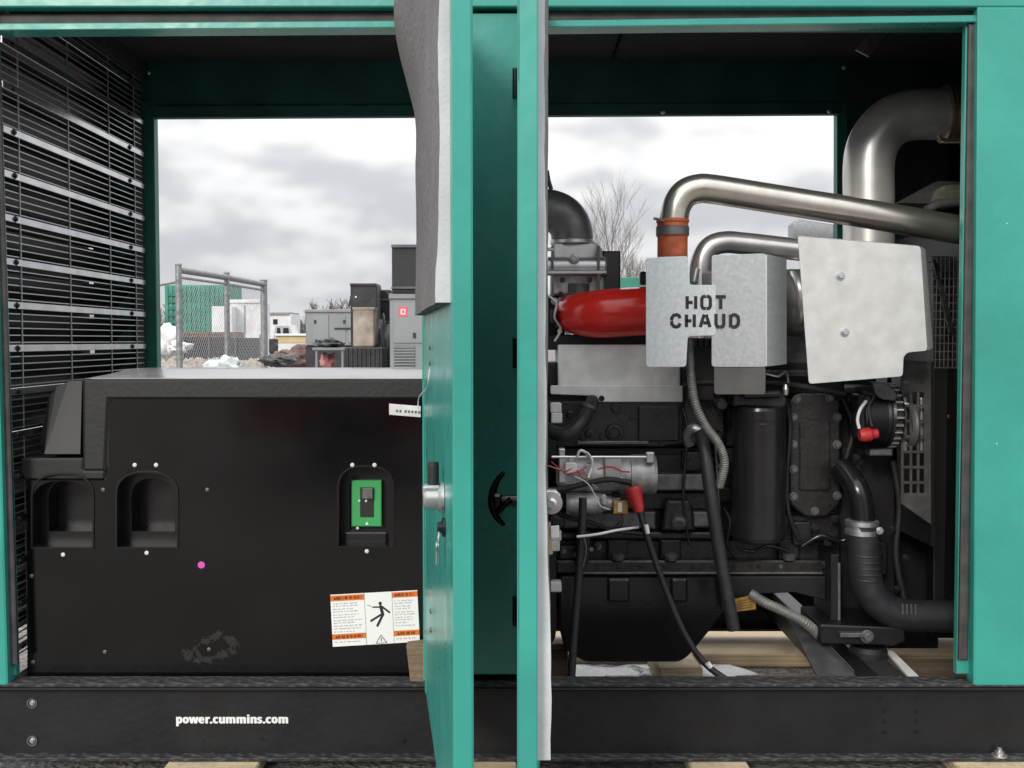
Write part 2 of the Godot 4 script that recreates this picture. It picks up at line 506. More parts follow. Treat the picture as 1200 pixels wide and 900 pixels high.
# ---------------------------------------------------------------- the enclosure
const TOP := 1.98
func build_enclosure() -> void:
	var e := thing("generator_enclosure", "green sheet metal generator enclosure with both service doors folded open", "enclosure", Vector3(0, 0.22, -0.5))
	var b := MB.new()
	# front header: face above the openings, recess with a seal, and the bright lip below it
	var y8 = P(600, 8, 0).y
	b.box(Vector3(0.2, (TOP + y8) / 2, -0.02), Vector3(3.0, TOP - y8, 0.04), 0.003)
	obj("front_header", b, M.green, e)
	b = MB.new()
	b.box(Vector3(0.2, P(0, 15, -0.05).y, -0.075), Vector3(2.78, 0.07, 0.03), 0.0)
	obj("header_recess", b, M.green_in, e)
	for s in [[-30, 20.5, 500, 17, 500], [630, 17, 1146, 10.5, 0]]:      # rubber seal and lip over each opening
		b = MB.new()
		var q := [P(s[0], s[1] - 4, -0.03), P(s[2], s[3] - 4, -0.03), P(s[2], s[3] + 9, -0.03), P(s[0], s[1] + 9, -0.03)]
		b.prism(q, Vector3(0, 0, -0.028), 0.004)
		obj("header_seal", b, M.seal, e)
		b = MB.new()
		q = [P(s[0], s[1] + 7, -0.012), P(s[2], s[3] + 7, -0.012), P(s[2], s[3] + 15, -0.012), P(s[0], s[1] + 15, -0.012)]
		b.prism(q, Vector3(0, 0, -0.06), 0.002)
		obj("header_lip", b, M.green, e)
	# roof and its dark liner
	b = MB.new()
	b.box(Vector3(0.2, TOP + 0.012, -0.53), Vector3(3.04, 0.02, 1.14), 0.004)
	obj("roof", b, M.green, e)
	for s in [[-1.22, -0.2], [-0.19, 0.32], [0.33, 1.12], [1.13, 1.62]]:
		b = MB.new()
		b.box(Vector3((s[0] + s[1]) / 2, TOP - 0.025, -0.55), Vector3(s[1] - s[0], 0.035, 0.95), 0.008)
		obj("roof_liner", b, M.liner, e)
	b = MB.new()
	b.prism([P(1030, 20, -0.5), P(1052, 26, -0.5), P(1018, 66, -0.5), P(1003, 58, -0.5)], Vector3(0, 0, -0.01), 0.001)
	obj("roof_brace", b, M.steel_dark, e)
	# rear header with a folded lower edge
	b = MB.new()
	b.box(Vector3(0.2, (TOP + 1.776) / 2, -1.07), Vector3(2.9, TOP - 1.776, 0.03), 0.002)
	obj("rear_header", b, M.teal_shade, e)
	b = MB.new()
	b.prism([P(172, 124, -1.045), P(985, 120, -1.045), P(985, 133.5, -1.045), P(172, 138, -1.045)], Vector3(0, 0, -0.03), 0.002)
	obj("header_fold", b, M.teal_shade, e)
	# front posts
	b = MB.new()
	b.prism([P(1146, 8, 0), P(1420, 8, 0), P(1420, 805, 0), P(1141, 805, 0)], Vector3(0, 0, -0.04), 0.004)
	obj("front_post", b, M.green, e)
	b = MB.new()
	b.prism([P(1132, 26, -0.03), P(1150, 26, -0.03), P(1146, 790, -0.03), P(1121, 790, -0.03)], Vector3(0, 0, -0.02), 0.002)
	obj("post_return", b, M.green, e)
	b = MB.new()
	b.prism([P(1136, 28, -0.018), P(1145, 28, -0.018), P(1135, 774, -0.018), P(1124, 774, -0.018)], Vector3(0, 0, -0.011), 0.004)
	obj("post_seal", b, M.seal, e)
	b = MB.new()
	b.prism([P(-90, 8, 0), P(-13, 8, 0), P(9, 805, 0), P(-90, 805, 0)], Vector3(0, 0, -0.04), 0.004)
	obj("front_post", b, M.green, e)
	b = MB.new()
	b.prism([P(-14, 26, -0.03), P(-5, 26, -0.03), P(19, 792, -0.03), P(0, 792, -0.03)], Vector3(0, 0, -0.02), 0.002)
	obj("post_return", b, M.green, e)
	b = MB.new()
	b.prism([P(-15, 36, -0.018), P(-3, 36, -0.018), P(20, 780, -0.018), P(7, 780, -0.018)], Vector3(0, 0, -0.011), 0.004)
	obj("post_seal", b, M.seal, e)
	# the mullion that carries both doors
	b = MB.new()
	b.box(Vector3(-0.066, (y8 - 0.008 + 0.235) / 2, -0.03), Vector3(0.245, y8 - 0.008 - 0.235, 0.02), 0.003)
	obj("mullion_panel", b, M.green, e)
	for s in [[-0.2, -1], [0.068, 1]]:
		b = MB.new()
		b.box(Vector3(s[0], (y8 + 0.225) / 2, -0.035), Vector3(0.022, y8 - 0.225, 0.06), 0.003)
		obj("mullion_edge", b, M.green, e)
	b = MB.new()
	b.box(Vector3(-0.066, (y8 + 0.225) / 2, -0.1), Vector3(0.2, y8 - 0.225, 0.06), 0.003)
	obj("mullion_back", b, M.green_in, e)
	for y in [98.0, 414.0, 716.0]:
		b = MB.new()
		var hp = P(601.5, y, 0.004)
		b.lathe(Vector3(hp.x + 0.004, hp.y - 0.035, hp.z), Vector3.UP, [[0, 0], [0.006, 0], [0.006, 0.07], [0, 0.07]], 12)
		obj("hinge", b, M.gloss_black, e)
	# rear posts and the closed rear panel at the cooling end
	b = MB.new()
	b.prism([P(160, 118, -1.05), P(180, 118, -1.05), P(188, 700, -1.05), P(160, 700, -1.05)], Vector3(0, 0, -0.04), 0.003)
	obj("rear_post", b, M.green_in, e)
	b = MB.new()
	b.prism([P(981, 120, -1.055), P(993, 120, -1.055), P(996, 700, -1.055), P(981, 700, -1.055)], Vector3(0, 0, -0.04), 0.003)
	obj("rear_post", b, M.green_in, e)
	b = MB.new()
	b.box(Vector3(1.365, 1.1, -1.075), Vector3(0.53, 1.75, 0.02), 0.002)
	obj("rear_panel", b, M.teal_shade, e)
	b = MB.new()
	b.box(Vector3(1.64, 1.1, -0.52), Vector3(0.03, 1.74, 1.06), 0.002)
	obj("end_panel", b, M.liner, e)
	b = MB.new()
	b.prism([P(1036, 155, -0.9), P(1112, 155, -0.9), P(1112, 245, -0.9), P(1036, 245, -0.9)], Vector3(0, 0, -0.03), 0.004)
	obj("baffle_panel", b, mat(0.05, 0.05, 0.052, 0.8, 0, "mottle", 3.0), e)
	for p in [[553, 318], [546, 322], [543, 690], [1180, 262], [1168, 520], [620, 328]]:
		var cz: float = 0.974 if p[0] < 700 else 0.0006
		b = MB.new()
		b.box(P(p[0], p[1], cz), Vector3(0.0016 + 0.001 * (int(p[1]) % 3), 0.003, 0.0008), 0.0003, Basis.from_euler(Vector3(0, 0, p[1])))
		if cz < 0.5: obj("paint_chip", b, M.white, e)
	for p in [[174, 85, -1.04], [989, 79, -1.03], [972, 130, -1.03], [777, 131, -1.03], [1130, 78, -0.05]]:
		bolt(p[0], p[1], p[2], 3.0, M.zinc, e, "screw", screw_mesh)
	build_louver(e)
	build_doors(e)

func build_louver(e: Node3D) -> void:
	# air intake in the end wall: outer blades, inner flat bars with bolts, a wire guard
	var b := MB.new()
	for z in [-0.02, -1.07]:
		b = MB.new()
		b.box(Vector3(-1.3, 1.1, z), Vector3(0.16, 1.74, 0.03), 0.002)
		obj("intake_frame", b, M.green_in, e)
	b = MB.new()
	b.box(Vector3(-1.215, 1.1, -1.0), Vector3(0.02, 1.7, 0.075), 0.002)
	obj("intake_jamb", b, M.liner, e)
	var blade := MB.new()
	blade.box(Vector3.ZERO, Vector3(0.1, 0.003, 1.02), 0.0)
	blade.box(Vector3(-0.05, -0.008, 0), Vector3(0.003, 0.018, 1.02), 0.0)
	var blade_mesh := blade.mesh()
	var bar := MB.new()
	bar.box(Vector3.ZERO, Vector3(0.004, 0.017, 0.985), 0.001)
	var bar_mesh := bar.mesh()
	for i in 16:
		var y = 0.29 + i * 0.1035
		put("louver_blade", blade_mesh, M.satin_black, e, Transform3D(Basis.from_euler(Vector3(0, 0, 0.86)), Vector3(-1.285, y + 0.045, -0.54)))
		if y < 1.9:
			var o := put("flat_bar", bar_mesh, M.bar, e, Transform3D(Basis(), Vector3(-1.196, y, -0.52)))
			for z in [-0.08, -0.88]:
				put("bolt", bolt_mesh, M.cast_dark, o, Transform3D(Basis.from_euler(Vector3(0, PI / 2, 0)).scaled(Vector3.ONE * 0.008), Vector3(-1.194, y, z)))
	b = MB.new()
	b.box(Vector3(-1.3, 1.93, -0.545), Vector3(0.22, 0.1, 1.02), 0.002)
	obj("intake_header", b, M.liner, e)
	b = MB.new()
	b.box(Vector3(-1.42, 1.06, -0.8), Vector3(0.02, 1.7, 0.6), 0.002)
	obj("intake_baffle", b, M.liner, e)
	b = MB.new()
	for i in 96:
		var y = 0.27 + i * 0.01725
		if y < 1.9: b.box(Vector3(-1.203, y, -0.52), Vector3(0.0026, 0.0026, 0.99))
	for z in [-0.12, -0.42, -0.72, -0.94]:
		b.box(Vector3(-1.2, 1.09, z), Vector3(0.0026, 1.64, 0.0026))
	tag(obj("wire_guard", b, M.guard_wire, e), "", "", "", "stuff")

func door_at(h: Vector3, u: Vector3, inw: Vector3, du: float, y: float, dn: float) -> Vector3:
	return Vector3(h.x, y, h.z) + u * du + inw * dn

func build_doors(e: Node3D) -> void:
	for side in 2:
		var left := side == 0
		var h = Vector3(-0.206, 0, 0.012) if left else Vector3(0.072, 0, 0.012)
		var f = Vector3(-0.0865, 0, 0.97) if left else Vector3(0.0375, 0, 0.97)
		var u = (f - h).normalized()
		var L = (f - h).length()
		var inw = Vector3(-u.z, 0, u.x) if left else Vector3(u.z, 0, -u.x)
		if inw.x * (-1 if left else 1) < 0: inw = -inw
		var D = func(du, y, dn): return door_at(h, u, inw, du, y, dn)
		var basis = Basis(u, Vector3.UP, u.cross(Vector3.UP))
		var y0 := 0.205
		var y1 := 1.81
		var b := MB.new()      # outer skin
		var t := 0.03
		b.box(D.call(L / 2, (y0 + y1) / 2, -t + 0.002), Vector3(L, y1 - y0, 0.004), 0.001, basis)
		var door := obj("door", b, M.green, e, "left door, folded forward, bare green below its foam pad" if left else "right door, folded forward, grey foam lining its whole height")
		# folded flanges round the pan
		for k in [[0.004, 0.008], [L - 0.004, 0.008]]:
			b = MB.new()
			b.box(D.call(k[0], (y0 + y1) / 2, -t / 2), Vector3(k[1], y1 - y0, t), 0.002, basis)
			obj("edge_flange", b, M.green, door)
		b = MB.new()
		b.box(D.call(L / 2, y0 + 0.004, -t / 2), Vector3(L - 0.02, 0.008, t - 0.004), 0.001, basis)
		b.box(D.call(L / 2, y1 - 0.004, -t / 2), Vector3(L - 0.02, 0.008, t - 0.004), 0.001, basis)
		obj("edge_flange", b, M.green, door)
		b = MB.new()
		for k in [[0.03, 0.045], [L - 0.045, 0.07]]:
			b.box(D.call(k[0], (y0 + y1) / 2, -0.002), Vector3(k[1], y1 - y0 - 0.02, 0.004), 0.001, basis)
		if left: b.box(D.call(0.5, (y0 + y1) / 2, -0.003), Vector3(0.88, y1 - y0 - 0.02, 0.004), 0.001, basis)
		obj("inner_skin", b, M.green, door)
		# foam pad
		var fy0 := 1.035 + 0.056 if left else 0.4
		var fy1 := 1.79
		var u0 := 0.035
		var u1: float = L - 0.035 if not left else L - 0.05
		var n := FastNoiseLite.new()
		n.seed = 31 + side; n.frequency = 2.2
		var thick = func(du, y):
			var w = 0.017 + 0.004 * n.get_noise_2d(du * 2.0, y * 2.0)
			if left:
				w += 0.05 * smoothstep(1.5, 1.77, y) * (1.0 - smoothstep(0.1, 0.6, du)) + 0.004 * (1.0 - smoothstep(1.1, 1.25, y))
			else:
				w = 0.011 + 0.004 * n.get_noise_2d(du * 2.0, y * 2.5) + 0.009 * (1.0 - smoothstep(0.45, 0.95, y)) * smoothstep(0.2, 0.9, du)
			return w
		b = MB.new()
		var nu := 14
		var ny := 44
		for i in nu:
			for j in ny:
				var q := []
				for c in [[0, 0], [1, 0], [1, 1], [0, 1]]:
					var du = lerpf(u0, u1, float(i + c[0]) / nu)
					var y = lerpf(fy0, fy1, float(j + c[1]) / ny)
					var s = 0.004
					var gu = inw - u * ((thick.call(du + s, y) - thick.call(du - s, y)) / (2 * s)) - Vector3.UP * ((thick.call(du, y + s) - thick.call(du, y - s)) / (2 * s))
					q.append([D.call(du, y, thick.call(du, y)), gu.normalized()])
				b.tri3(q[0][0], q[1][0], q[2][0], q[0][1], q[1][1], q[2][1])
				b.tri3(q[0][0], q[2][0], q[3][0], q[0][1], q[2][1], q[3][1])
		for i in nu:
			var a = lerpf(u0, u1, float(i) / nu); var c = lerpf(u0, u1, float(i + 1) / nu)
			for y in [fy0, fy1]:
				b.quad(D.call(a, y, 0.0), D.call(c, y, 0.0), D.call(c, y, thick.call(c, y)), D.call(a, y, thick.call(a, y)), Vector3(0, 1 if y == fy1 else -1, 0))
		for j in ny:
			var a = lerpf(fy0, fy1, float(j) / ny); var c = lerpf(fy0, fy1, float(j + 1) / ny)
			b.quad(D.call(u0, a, 0.0), D.call(u0, c, 0.0), D.call(u0, c, thick.call(u0, c)), D.call(u0, a, thick.call(u0, a)), -u)
		obj("foam_pad", b, M.foam, door, "grey acoustic foam pad, lifting away at its top corner" if left else "grey acoustic foam pad bulging at its lower end")
		b = MB.new()
		for j in ny:
			var a = lerpf(fy0, fy1, float(j) / ny); var c = lerpf(fy0, fy1, float(j + 1) / ny)
			b.quad(D.call(u1 + 0.002, a, 0.0), D.call(u1 + 0.002, c, 0.0), D.call(u1, c, thick.call(u1, c)), D.call(u1, a, thick.call(u1, a)), u)
		obj("foam_edge", b, M.foam_edge, door)
		if left:
			for p in [[505, 407], [505, 425], [507, 716], [507, 738]]:
				var tt = 0.36
				var q = P(p[0], p[1], D.call(tt, 0, 0).z)
				put("screw", screw_mesh, M.steel_dark, door, Transform3D(Basis.looking_at(-inw).scaled(Vector3.ONE * 0.006), D.call(tt, q.y, 0.002)))
			latch_left(door, D, inw, u)
		else:
			latch_right(door, D, inw, u)

func latch_left(door: Node, D: Callable, inw: Vector3, u: Vector3) -> void:
	var du := 0.74
	var z: float = D.call(du, 0, 0).z
	var y := P(513, 583, z).y
	var c: Vector3 = D.call(du, y, 0.0)
	var b := MB.new()
	b.lathe(c, inw, [[0.0, 0], [0.026, 0], [0.026, 0.006], [0.02, 0.01], [0.02, 0.03], [0.0155, 0.034], [0.0, 0.034]], 20)
	b.box(c + inw * 0.02 + Vector3(0, 0.012, 0), Vector3(0.03, 0.02, 0.03), 0.004, Basis(u, Vector3.UP, u.cross(Vector3.UP)))
	obj("latch_body", b, M.zinc, door)
	b = MB.new()
	b.lathe(c + inw * 0.017 + Vector3(0, 0.018, 0), Vector3.UP, [[0, 0], [0.009, 0], [0.0095, 0.004], [0.0095, 0.035], [0.0085, 0.042], [0.0, 0.043]], 16)
	obj("latch_grip", b, M.rubber, door)
	b = MB.new()
	b.lathe(c + Vector3(0, -0.045, 0) + u * 0.03, inw, [[0.0, 0], [0.016, 0], [0.016, 0.004], [0.009, 0.006], [0.009, 0.012], [0, 0.012]], 18)
	obj("key_lock", b, M.gloss_black, door)
	var k := thing("key_ring", "small key ring hanging from the lock of the left door", "keys", c + Vector3(0, -0.06, 0) + u * 0.03 + inw * 0.01)
	b = MB.new()
	var o: Vector3 = k.position
	var ring := []
	for i in 17: ring.append(o + Vector3(0, cos(TAU * i / 16.0) * 0.011, 0) + u * sin(TAU * i / 16.0) * 0.011)
	b.tube(ring, 0.0012, 6, false)
	obj("ring", b, M.zinc, k)
	for i in 2:
		b = MB.new()
		var q = o + Vector3(0, -0.012, 0) + inw * (0.003 * i) + u * (0.004 * i - 0.004)
		b.lathe(q + Vector3(0, -0.004, 0), inw, [[0, 0], [0.008, 0], [0.008, 0.002], [0, 0.002]], 12)
		b.box(q + Vector3(0, -0.022, 0) + inw * 0.001, Vector3(0.005, 0.026, 0.002), 0.0004, Basis(u, Vector3.UP, u.cross(Vector3.UP)))
		obj("key", b, M.zinc, k)
	# a thin lanyard from the upper screws to the frame
	b = MB.new()
	var a: Vector3 = D.call(0.36, P(507, 432, 0.36).y, 0.004)
	b.tube(spline([a, a + Vector3(-0.004, -0.03, -0.01), P(500, 455, 0.25), P(491, 466, 0.12), P(490, 480, 0.1)], 6), 0.0014, 6)
	obj("lanyard", b, M.white, door)

func latch_right(door: Node, D: Callable, inw: Vector3, u: Vector3) -> void:
	# outside paddle in the gap between the doors, and the inside latch nut
	var du := 0.36
	var z: float = D.call(du, 0, 0).z
	var y := P(580, 587, z).y
	var c: Vector3 = D.call(du, y, -0.03)
	var b := MB.new()
	b.lathe(c, -inw, [[0, 0], [0.02, 0], [0.02, 0.012], [0.012, 0.014], [0.012, 0.05], [0, 0.05]], 18)
	b.tube(spline([c - inw * 0.045 + Vector3(0, 0.058, 0), c - inw * 0.062 + Vector3(0, 0.035, 0), c - inw * 0.07, c - inw * 0.062 + Vector3(0, -0.03, 0), c - inw * 0.045 + Vector3(0, -0.05, 0)], 6), [0.004, 0.0045, 0.005, 0.0055, 0.006, 0.0065, 0.007, 0.0075, 0.008, 0.0082, 0.0085, 0.0085, 0.0085, 0.0085, 0.0085, 0.0082, 0.008, 0.0075, 0.007, 0.0065, 0.006, 0.0055, 0.005, 0.0045, 0.004], 10)
	b.box(c - inw * 0.058, Vector3(0.026, 0.03, 0.02), 0.005, Basis(u, Vector3.UP, u.cross(Vector3.UP)))
	b.tube(spline([c - inw * 0.03 + Vector3(0, 0.006, 0) + u * 0.014, c - inw * 0.045 + Vector3(0, -0.008, 0) + u * 0.016, c - inw * 0.056 + Vector3(0, -0.022, 0) + u * 0.01], 5), 0.006, 10)
	obj("door_handle", b, M.gloss_black, door)
	du = 0.8
	z = D.call(du, 0, 0).z
	y = P(648, 587, z).y
	c = D.call(du, y, 0.0)
	b = MB.new()
	b.box(c + inw * 0.02, Vector3(0.036, 0.036, 0.03), 0.008, Basis(u, Vector3.UP, u.cross(Vector3.UP)))
	b.lathe(c + inw * 0.02 + u * 0.018, u, [[0, 0], [0.018, 0], [0.018, 0.006], [0.009, 0.007], [0.009, 0.016], [0.006, 0.018], [0, 0.018]], 20)
	obj("latch_body", b, M.zinc, door)
	var t := thing("key_tag", "small tan tag tied below the latch of the right door", "tag", c + Vector3(0, -0.03, 0) + inw * 0.012)
	b = MB.new()
	b.tube([c + Vector3(0, -0.02, 0) + inw * 0.012, c + Vector3(0, -0.035, 0) + inw * 0.012], 0.001, 6)
	obj("string", b, M.white, t)
	b = MB.new()
	b.box(c + Vector3(0, -0.062, 0) + inw * 0.01, Vector3(0.024, 0.055, 0.003), 0.001, Basis.from_euler(Vector3(0.1, 0.4, 0.12)))
	obj("tag_card", b, M.tan, t)
	b = MB.new()
	b.box(c + Vector3(0.012, -0.05, 0) + inw * 0.014, Vector3(0.014, 0.02, 0.002), 0.0005, Basis.from_euler(Vector3(0.1, 0.2, 0.05)))
	obj("tag_card", b, M.white, t)

# ---------------------------------------------------------------- base
func build_base() -> void:
	var s := thing("skid_base", "long black steel skid under the generator, web address on its front rail", "skid base", Vector3(0, 0.045, -0.5))
	var b := MB.new()
	b.box(Vector3(0.2, 0.1255, -0.036), Vector3(3.2, 0.169, 0.008))
	obj("rail_web", b, M.rail, s)
	for y in [[0.2155, 0.009], [0.0365, 0.009]]:
		b = MB.new()
		b.box(Vector3(0.2, y[0], -0.03), Vector3(3.2, y[1], 0.06), 0.002)
		obj("rail_flange", b, M.grime, s)
	b = MB.new()
	b.box(Vector3(0.2, 0.2055, -0.0125), Vector3(3.2, 0.008, 0.022), 0.003)
	obj("rail_edge", b, M.rail, s)
	# rear rail and cross members
	b = MB.new()
	b.box(Vector3(0.2, 0.145, -1.06), Vector3(3.2, 0.13, 0.01))
	b.box(Vector3(0.2, 0.2155, -1.04), Vector3(3.2, 0.009, 0.06))
	b.box(Vector3(0.2, 0.0795, -1.04), Vector3(3.2, 0.009, 0.06))
	obj("rear_rail", b, M.rail, s)
	for x in [-1.2, -0.1, 0.88, 1.55]:
		b = MB.new()
		b.box(Vector3(x, 0.16, -0.55), Vector3(0.05, 0.1, 0.94), 0.003)
		obj("cross_member", b, M.rail, s)
	# lettering
	var fnt := SystemFont.new()
	fnt.font_names = PackedStringArray(["Droid Sans"])
	fnt.font_weight = 700
	var tm := TextMesh.new()
	tm.text = "power.cummins.com"
	tm.font = fnt; tm.font_size = 48; tm.depth = 0.001
	var wide: float = tm.get_aabb().size.x
	tm.pixel_size *= (132.0 * K(-0.032)) / wide
	for k in 3:       # printed heavy: three strokes a hair apart
		put("lettering", tm, M.white_print, s, Transform3D(Basis(), P(271.5 + 0.5 * k, 843 + 0.25 * (k % 2), -0.0316 + 0.0001 * k)))
	# holes and bolts
	for p in [[38, 824], [38, 868]]:
		b = MB.new()
		var c = P(p[0], p[1], -0.0315)
		b.lathe(c, Vector3(0, 0, 1), [[0.0095, 0], [0.0125, 0], [0.0125, 0.003], [0.0095, 0.003], [0.0095, 0]], 20)
		obj("washer", b, M.steel_dark, s)
		bolt(p[0], p[1], -0.0312, 3.6, M.zinc, s)
	for p in [[665, 827], [785, 875], [238, 869], [307, 866], [474, 868], [1032, 818], [1074, 818], [1036, 832], [1074, 834], [1036, 845], [1074, 845], [1036, 858], [1074, 858]]:
		b = MB.new()
		b.lathe(P(p[0], p[1], -0.0318), Vector3(0, 0, 1), [[0.0, -0.001], [0.0055, -0.001], [0.0055, 0.0012], [0.0, 0.0014]], 12)
		obj("plug", b, M.gloss_black, s)
	b = MB.new()
	var c = P(1171, 890, -0.014)
	c.y = 0.041
	b.lathe(c, Vector3.UP, [[0, 0], [0.018, 0], [0.018, 0.003], [0.011, 0.003]], 20)
	b.lathe(c, Vector3.UP, [[0.011, 0.002], [0.011, 0.012], [0.006, 0.012], [0.006, 0.02], [0, 0.021]], 6)
	obj("bolt", b, M.zinc, s)

# ---------------------------------------------------------------- black alternator housing
func arch(x0, x1, y0, y1, grow := 0.0) -> Array:     # outline from the lower left, clockwise, round top
	var o := []
	x0 -= grow; x1 += grow; y0 -= grow; y1 += grow
	var r = (x1 - x0) / 2.0
	var ry = minf(r, 26.0 + grow)
	o.append([x0, y1])
	for i in 13:
		var a = PI - PI * i / 12.0
		o.append([(x0 + x1) / 2.0 + r * sign(cos(a)) * pow(absf(cos(a)), 0.8), y0 + ry - ry * pow(sin(a), 0.8)])
	o.append([x1, y1])
	return o

func build_housing() -> void:
	var z := -0.08
	var h := thing("alternator_housing", "black moulded housing with three arched access windows over the alternator end", "generator housing", P(300, 797, -0.4))
	# shell: top, ends and the frame round the front
	var b := MB.new()
	plate_into(b, [[97, 444], [640, 444], [640, 468], [127, 468], [123, 552], [97, 552]], z, 0.9, 0.006)
	obj("shell", b, M.black_edge, h)
	b = MB.new()
	plate_into(b, rounded([[24, 537], [97, 537], [97, 552], [122, 552], [122, 562], [30, 562], [25, 556]], 3.0), z, 0.86, 0.004)
	obj("shoulder_ledge", b, M.black_edge, h)
	# crowned lid: rises gently from its front edge, shaped to throw back the sky
	b = MB.new()
	var lx0: float = P(99, 444, z).x
	var lx1: float = P(640, 444, z).x
	var ly: float = P(300, 444, z).y + 0.0005
	var crown := [[0.0, -0.001], [0.004, 0.0015], [0.1, 0.0095], [0.2, 0.0165], [0.26, 0.0185], [0.4, 0.017], [0.6, 0.012], [0.885, 0.004]]
	for i in crown.size() - 1:
		var p = crown[i]; var q = crown[i + 1]
		var nn := []
		for j in [i, i + 1]:
			var u0 = crown[maxi(j - 1, 0)]; var u1 = crown[mini(j + 1, crown.size() - 1)]
			nn.append(Vector3(0, u1[0] - u0[0], u1[1] - u0[1]).normalized())
		var xs := [lx0, lx0 + 0.03, lx1]
		for k in 2:
			var f0 = 0.0 if k == 0 else 1.0
			var A = Vector3(xs[k], ly + p[1] * f0, z - p[0]); var B = Vector3(xs[k + 1], ly + p[1], z - p[0])
			var C = Vector3(xs[k + 1], ly + q[1], z - q[0]); var D = Vector3(xs[k], ly + q[1] * f0, z - q[0])
			b.tri3(A, B, C, nn[0], nn[0], nn[1]); b.tri3(A, C, D, nn[0], nn[1], nn[1])
	obj("lid", b, M.lid, h)
	# sloping shoulder at the left end
	b = MB.new()
	var A := [P(52, 532, z - 0.004), P(94, 532, z - 0.004), P(96, 446, z - 0.06), P(80, 447, z - 0.06), P(66, 454, z - 0.06), P(59, 464, z - 0.058)]
	var B := []
	for p in A: B.append(p + Vector3(0, 0, -0.75))
	var ctr := Vector3.ZERO
	for p in A: ctr += p / 6.0
	for i in range(1, 5): b.tri(A[0], A[i], A[i + 1], Vector3(0, 0, 1))
	for i in 6:
		var j := (i + 1) % 6
		b.quad(A[i], A[j], B[j], B[i], (A[i] + A[j]) / 2 - ctr)
	obj("shoulder", b, M.black_edge, h)
	b = MB.new()
	plate_into(b, rounded([[46, 524], [56, 524], [60, 464], [64, 455], [58, 462], [50, 500]], 2.0), z - 0.1, 0.6, 0.002)
	obj("shoulder_flange", b, M.black_edge, h)
	# front panel with three arched openings
	var wins := [[38, 108, 556, 641], [137, 207, 554, 641], [397, 460, 547, 640]]
	b = MB.new()
	var zp := z + 0.006
	var polys := [rounded([[127, 547], [127, 474], [133, 468], [640, 468], [640, 547]], 3.0, 3), rect(32, 640.99, 640, 797)]
	var xs := [32.0]
	for w in wins:
		xs.append(w[0]); xs.append(w[1])
	xs.append(640.0)
	for i in range(0, xs.size(), 2):
		if i == 0: polys.append(rect(xs[0], 563, xs[1], 641))
		elif i == 2: polys.append([[xs[2], 563], [124, 563], [126, 547], [xs[3], 547], [xs[3], 641], [xs[2], 641]])
		else: polys.append(rect(xs[i], 547, xs[i + 1], 641))
	for w in wins:
		var o := arch(w[0], w[1], w[2], w[3])
		var top: float = 547.0 if w[0] > 100 else 563.0
		if w[0] < 100: o = arch(w[0], w[1], 563.5, w[3])
		var half: int = o.size() / 2
		var l := [[w[0], top]]
		var r := []
		for i in half + 1:
			if i > 0: l.append(o[i])
		l.append([o[half][0], top])
		r.append([o[half][0], top])
		for i in range(half, o.size() - 1): r.append(o[i])
		r.append([w[1], top])
		polys.append(l); polys.append(r)
	for p in polys:
		if p == null: continue
		var pts := []
		var flat := PackedVector2Array()
		for q in p:
			pts.append(P(q[0], q[1], zp)); flat.append(Vector2(q[0], q[1]))
		var ix := Geometry2D.triangulate_polygon(flat)
		for i in range(0, ix.size(), 3): b.tri(pts[ix[i]], pts[ix[i + 1]], pts[ix[i + 2]], Vector3(0, 0, 1))
	# its edges, folded back
	var rim := [[32, 797], [32, 563], [122, 563], [126, 549], [127, 476], [134, 468], [640, 468], [640, 797]]
	for i in rim.size():
		var p0 = rim[i]; var p1 = rim[(i + 1) % rim.size()]
		var a = P(p0[0], p0[1], zp); var c = P(p1[0], p1[1], zp)
		var mid = (a + c) / 2 - P(330, 640, zp)
		var dp: float = 0.02 if i > 0 and i < 6 else 0.8
		b.quad(a, c, c - Vector3(0, 0, dp), a - Vector3(0, 0, dp), mid)
	obj("front_panel", b, M.black, h)
	# window wells
	for k in 3:
		var w = wins[k]
		b = MB.new()
		var top: float = w[2] if k > 0 else 556.0
		var outer := arch(w[0], w[1], top, w[3], 2.0)
		var open := arch(w[0], w[1], top, w[3])
		var inner := arch(w[0] + 9.0, w[1] - 9.0, top + 9, w[3] - 14)
		var zf := zp + 0.003
		var zb := zp - (0.11 if k < 2 else 0.06)
		var c0 = P((w[0] + w[1]) / 2.0, (top + w[3]) / 2.0, zp)
		for i in open.size():
			var j := (i + 1) % open.size()
			var oa = P(outer[i][0], outer[i][1], zf); var ob = P(outer[j][0], outer[j][1], zf)
			var pa = P(open[i][0], open[i][1], zf); var pb = P(open[j][0], open[j][1], zf)
			b.quad(oa, ob, pb, pa, Vector3(0, 0, 1))
			var base_a = oa - Vector3(0, 0, 0.004); var base_b = ob - Vector3(0, 0, 0.004)
			b.quad(oa, ob, base_b, base_a, (oa + ob) / 2 - c0)
			# first wall, a step, then the inner aperture
			var s1a = pa - Vector3(0, 0, 0.05); var s1b = pb - Vector3(0, 0, 0.05)
			b.quad(pa, pb, s1b, s1a, c0 - (pa + pb) / 2)
			var kk = K(zp)
			var ia = Vector3(c0.x + (inner[i][0] - (w[0] + w[1]) / 2.0) * kk, c0.y - (inner[i][1] - (top + w[3]) / 2.0) * kk, s1a.z)
			var ib = Vector3(c0.x + (inner[j][0] - (w[0] + w[1]) / 2.0) * kk, c0.y - (inner[j][1] - (top + w[3]) / 2.0) * kk, s1a.z)
			b.quad(s1a, s1b, ib, ia, Vector3(0, 0, 1))
			b.quad(ia, ib, Vector3(ib.x, ib.y, zb), Vector3(ia.x, ia.y, zb), c0 - (ia + ib) / 2)
		var win := obj("access_window", b, M.well, h)
		b = MB.new()
		var cc = Vector3(c0.x, c0.y, zb - 0.006)
